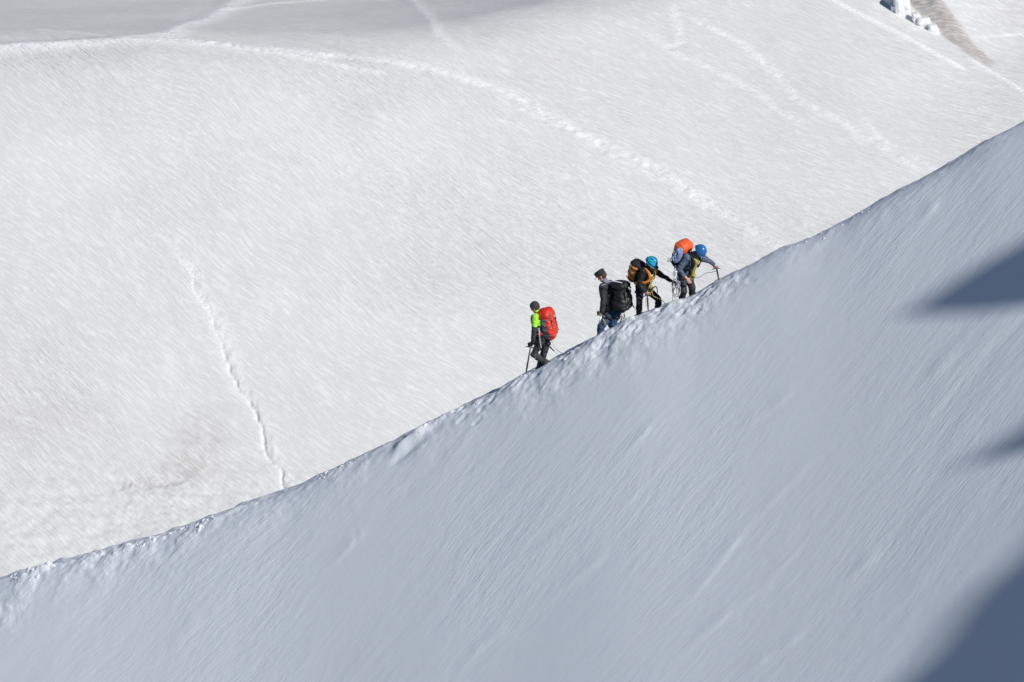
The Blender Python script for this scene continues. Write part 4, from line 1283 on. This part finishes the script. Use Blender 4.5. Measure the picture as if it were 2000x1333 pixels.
# ------------------------------------------------------------------ blocks of ice in the crevasse
for k, (a, b_, sx, sy, sz, lab) in enumerate((
        (1740, 3, 0.6, 0.6, 0.5, "small pale ice block leftmost at the crevasse edge"),
        (1762, 22, 0.75, 0.7, 2.0, "tall leaning white ice block beside the dusty crevasse wall"),
        (1748, 18, 0.45, 0.4, 0.5, "low round ice lump in front of the tall white block"),
        (1793, 42, 0.45, 0.5, 0.9, "narrow grey ice block midway along the crevasse"),
        (1806, 49, 0.7, 0.5, 0.8, "square bright ice block right of the narrow grey one"),
        (1824, 58, 0.5, 0.5, 0.7, "last small ice block at the crevasse's narrow end"))):
    c = ground_px(a, b_)
    z0 = glacier_z(c.x, c.y)
    rr = random.Random(40 + k)
    B = Blob()
    secs = []
    lean = V((rr.uniform(-0.3, 0.1), rr.uniform(-0.1, 0.2), 0))
    for t in (-0.4, 0.0, 0.35, 0.7, 0.92, 1.0):
        e = 1.0 if t < 0.7 else (0.88 if t < 0.95 else 0.6)
        an = rr.uniform(-0.25, 0.25)
        secs.append((V((c.x, c.y, z0)) + V((0, 0, sz * t)) + lean * t, V((math.cos(an), math.sin(an), 0)) * (sx * e * rr.uniform(0.85, 1.1)), V((-math.sin(an), math.cos(an), 0)) * (sy * e * rr.uniform(0.85, 1.1))))
    B.loft(secs, 10, 4)
    o = B.build("ice_block", "ice", None, False)
    tag(o, lab, "ice block", "ice blocks at the crevasse")

# ------------------------------------------------------------------ rock forms added out of view on the right, shaped to throw the blue shadows


def slope_px(px, py):
    d = ray(px, py)
    Yr = np.linspace(50, 95, 9000)
    xr, zr = d.x / d.y * Yr, d.z / d.y * Yr
    g = ridge_base(xr, Yr - YC - crest_plan(xr))
    h = np.argmax(zr <= g)
    return V((xr[h], Yr[h], zr[h]))


TD = 52.0
caster = empty("shadow_caster", slope_px(2450, 900) + SUN * TD, "added granite forms out of sight right of the view, shaped to shade the snow slope", "caster")
spurs = [  # outlines of the wanted shadows, moved towards the sun as added casters
    [(1765, 615, 2), (1800, 605, 11), (1840, 592, 23), (1890, 576, 37), (1950, 556, 51), (2010, 534, 63), (2120, 498, 90), (2300, 450, 140), (2600, 420, 220)],
    [(1880, 912, 2), (1915, 897, 7), (1960, 876, 14), (2010, 855, 22), (2120, 815, 48), (2300, 760, 110), (2600, 700, 230)],
    [(1567, 1547, 10), (1704, 1471, 60), (1831, 1407, 110), (1968, 1332, 160), (2097, 1250, 200), (2227, 1167, 240), (2356, 1085, 280), (2600, 950, 330)]]
for k, sp in enumerate(spurs):
    secs = []
    for i, (a, b_, hw) in enumerate(sp):
        i0, i1 = max(i - 1, 0), min(i + 1, len(sp) - 1)
        dx, dy = sp[i1][0] - sp[i0][0], sp[i1][1] - sp[i0][1]
        ln = math.hypot(dx, dy); nx, ny = -dy / ln, dx / ln
        A = slope_px(a + nx * hw, b_ + ny * hw); C = slope_px(a - nx * hw, b_ - ny * hw)
        mid = (A + C) / 2 + SUN * TD
        w = (A - C) / 2; w = w - SUN * w.dot(SUN)
        secs.append((mid, w, SUN * (w.length * 1.1 + 0.05)))
    fine_secs = []
    for i in range(len(secs) - 1):
        for t in np.linspace(0, 1, 6, endpoint=False):
            fine_secs.append(tuple(secs[i][q] * (1 - t) + secs[i + 1][q] * t for q in range(3)))
    fine_secs.append(secs[-1])
    B = Blob().loft(fine_secs, 28, 2.2)
    o = B.build("caster_spur", "granite", caster)
    co = np.array([v.co[:] for v in o.data.vertices]); no = np.array([v.normal[:] for v in o.data.vertices])
    size = np.repeat([s_[1].length for s_ in fine_secs], 28)
    nzv = fbm(co[:, 0] * 0.8 + co[:, 1] * 0.4, co[:, 2] * 0.6 - co[:, 1] * 0.5, 4, 300 + k)
    co = co + no * (nzv * np.minimum(0.07 * size, 0.22))[:, None]
    o.data.vertices.foreach_set("co", co.reshape(-1).astype(np.float32)); o.data.update()
# the buttress added to carry the shadow casters
top = slope_px(2560, 720) + SUN * TD
secs = []
for t in np.linspace(0, 1, 30):
    zz = top.z - 3 - t * 56
    rad = 1.2 + 9 * t ** 0.7
    secs.append((V((top.x + 5 + 4 * t, top.y + 1.5 * t, zz)), V((rad * 0.8, 0, 0)), V((0, rad, 0))))
B = Blob().loft(secs, 40, 2.4)
o = B.build("caster_base", "granite", caster)
co = np.array([v.co[:] for v in o.data.vertices]); no = np.array([v.normal[:] for v in o.data.vertices])
nzv = fbm(co[:, 0] * 0.25 + co[:, 1] * 0.2, co[:, 2] * 0.12, 5, 320)
co = co + no * (nzv * 1.8)[:, None]
o.data.vertices.foreach_set("co", co.reshape(-1).astype(np.float32)); o.data.update()
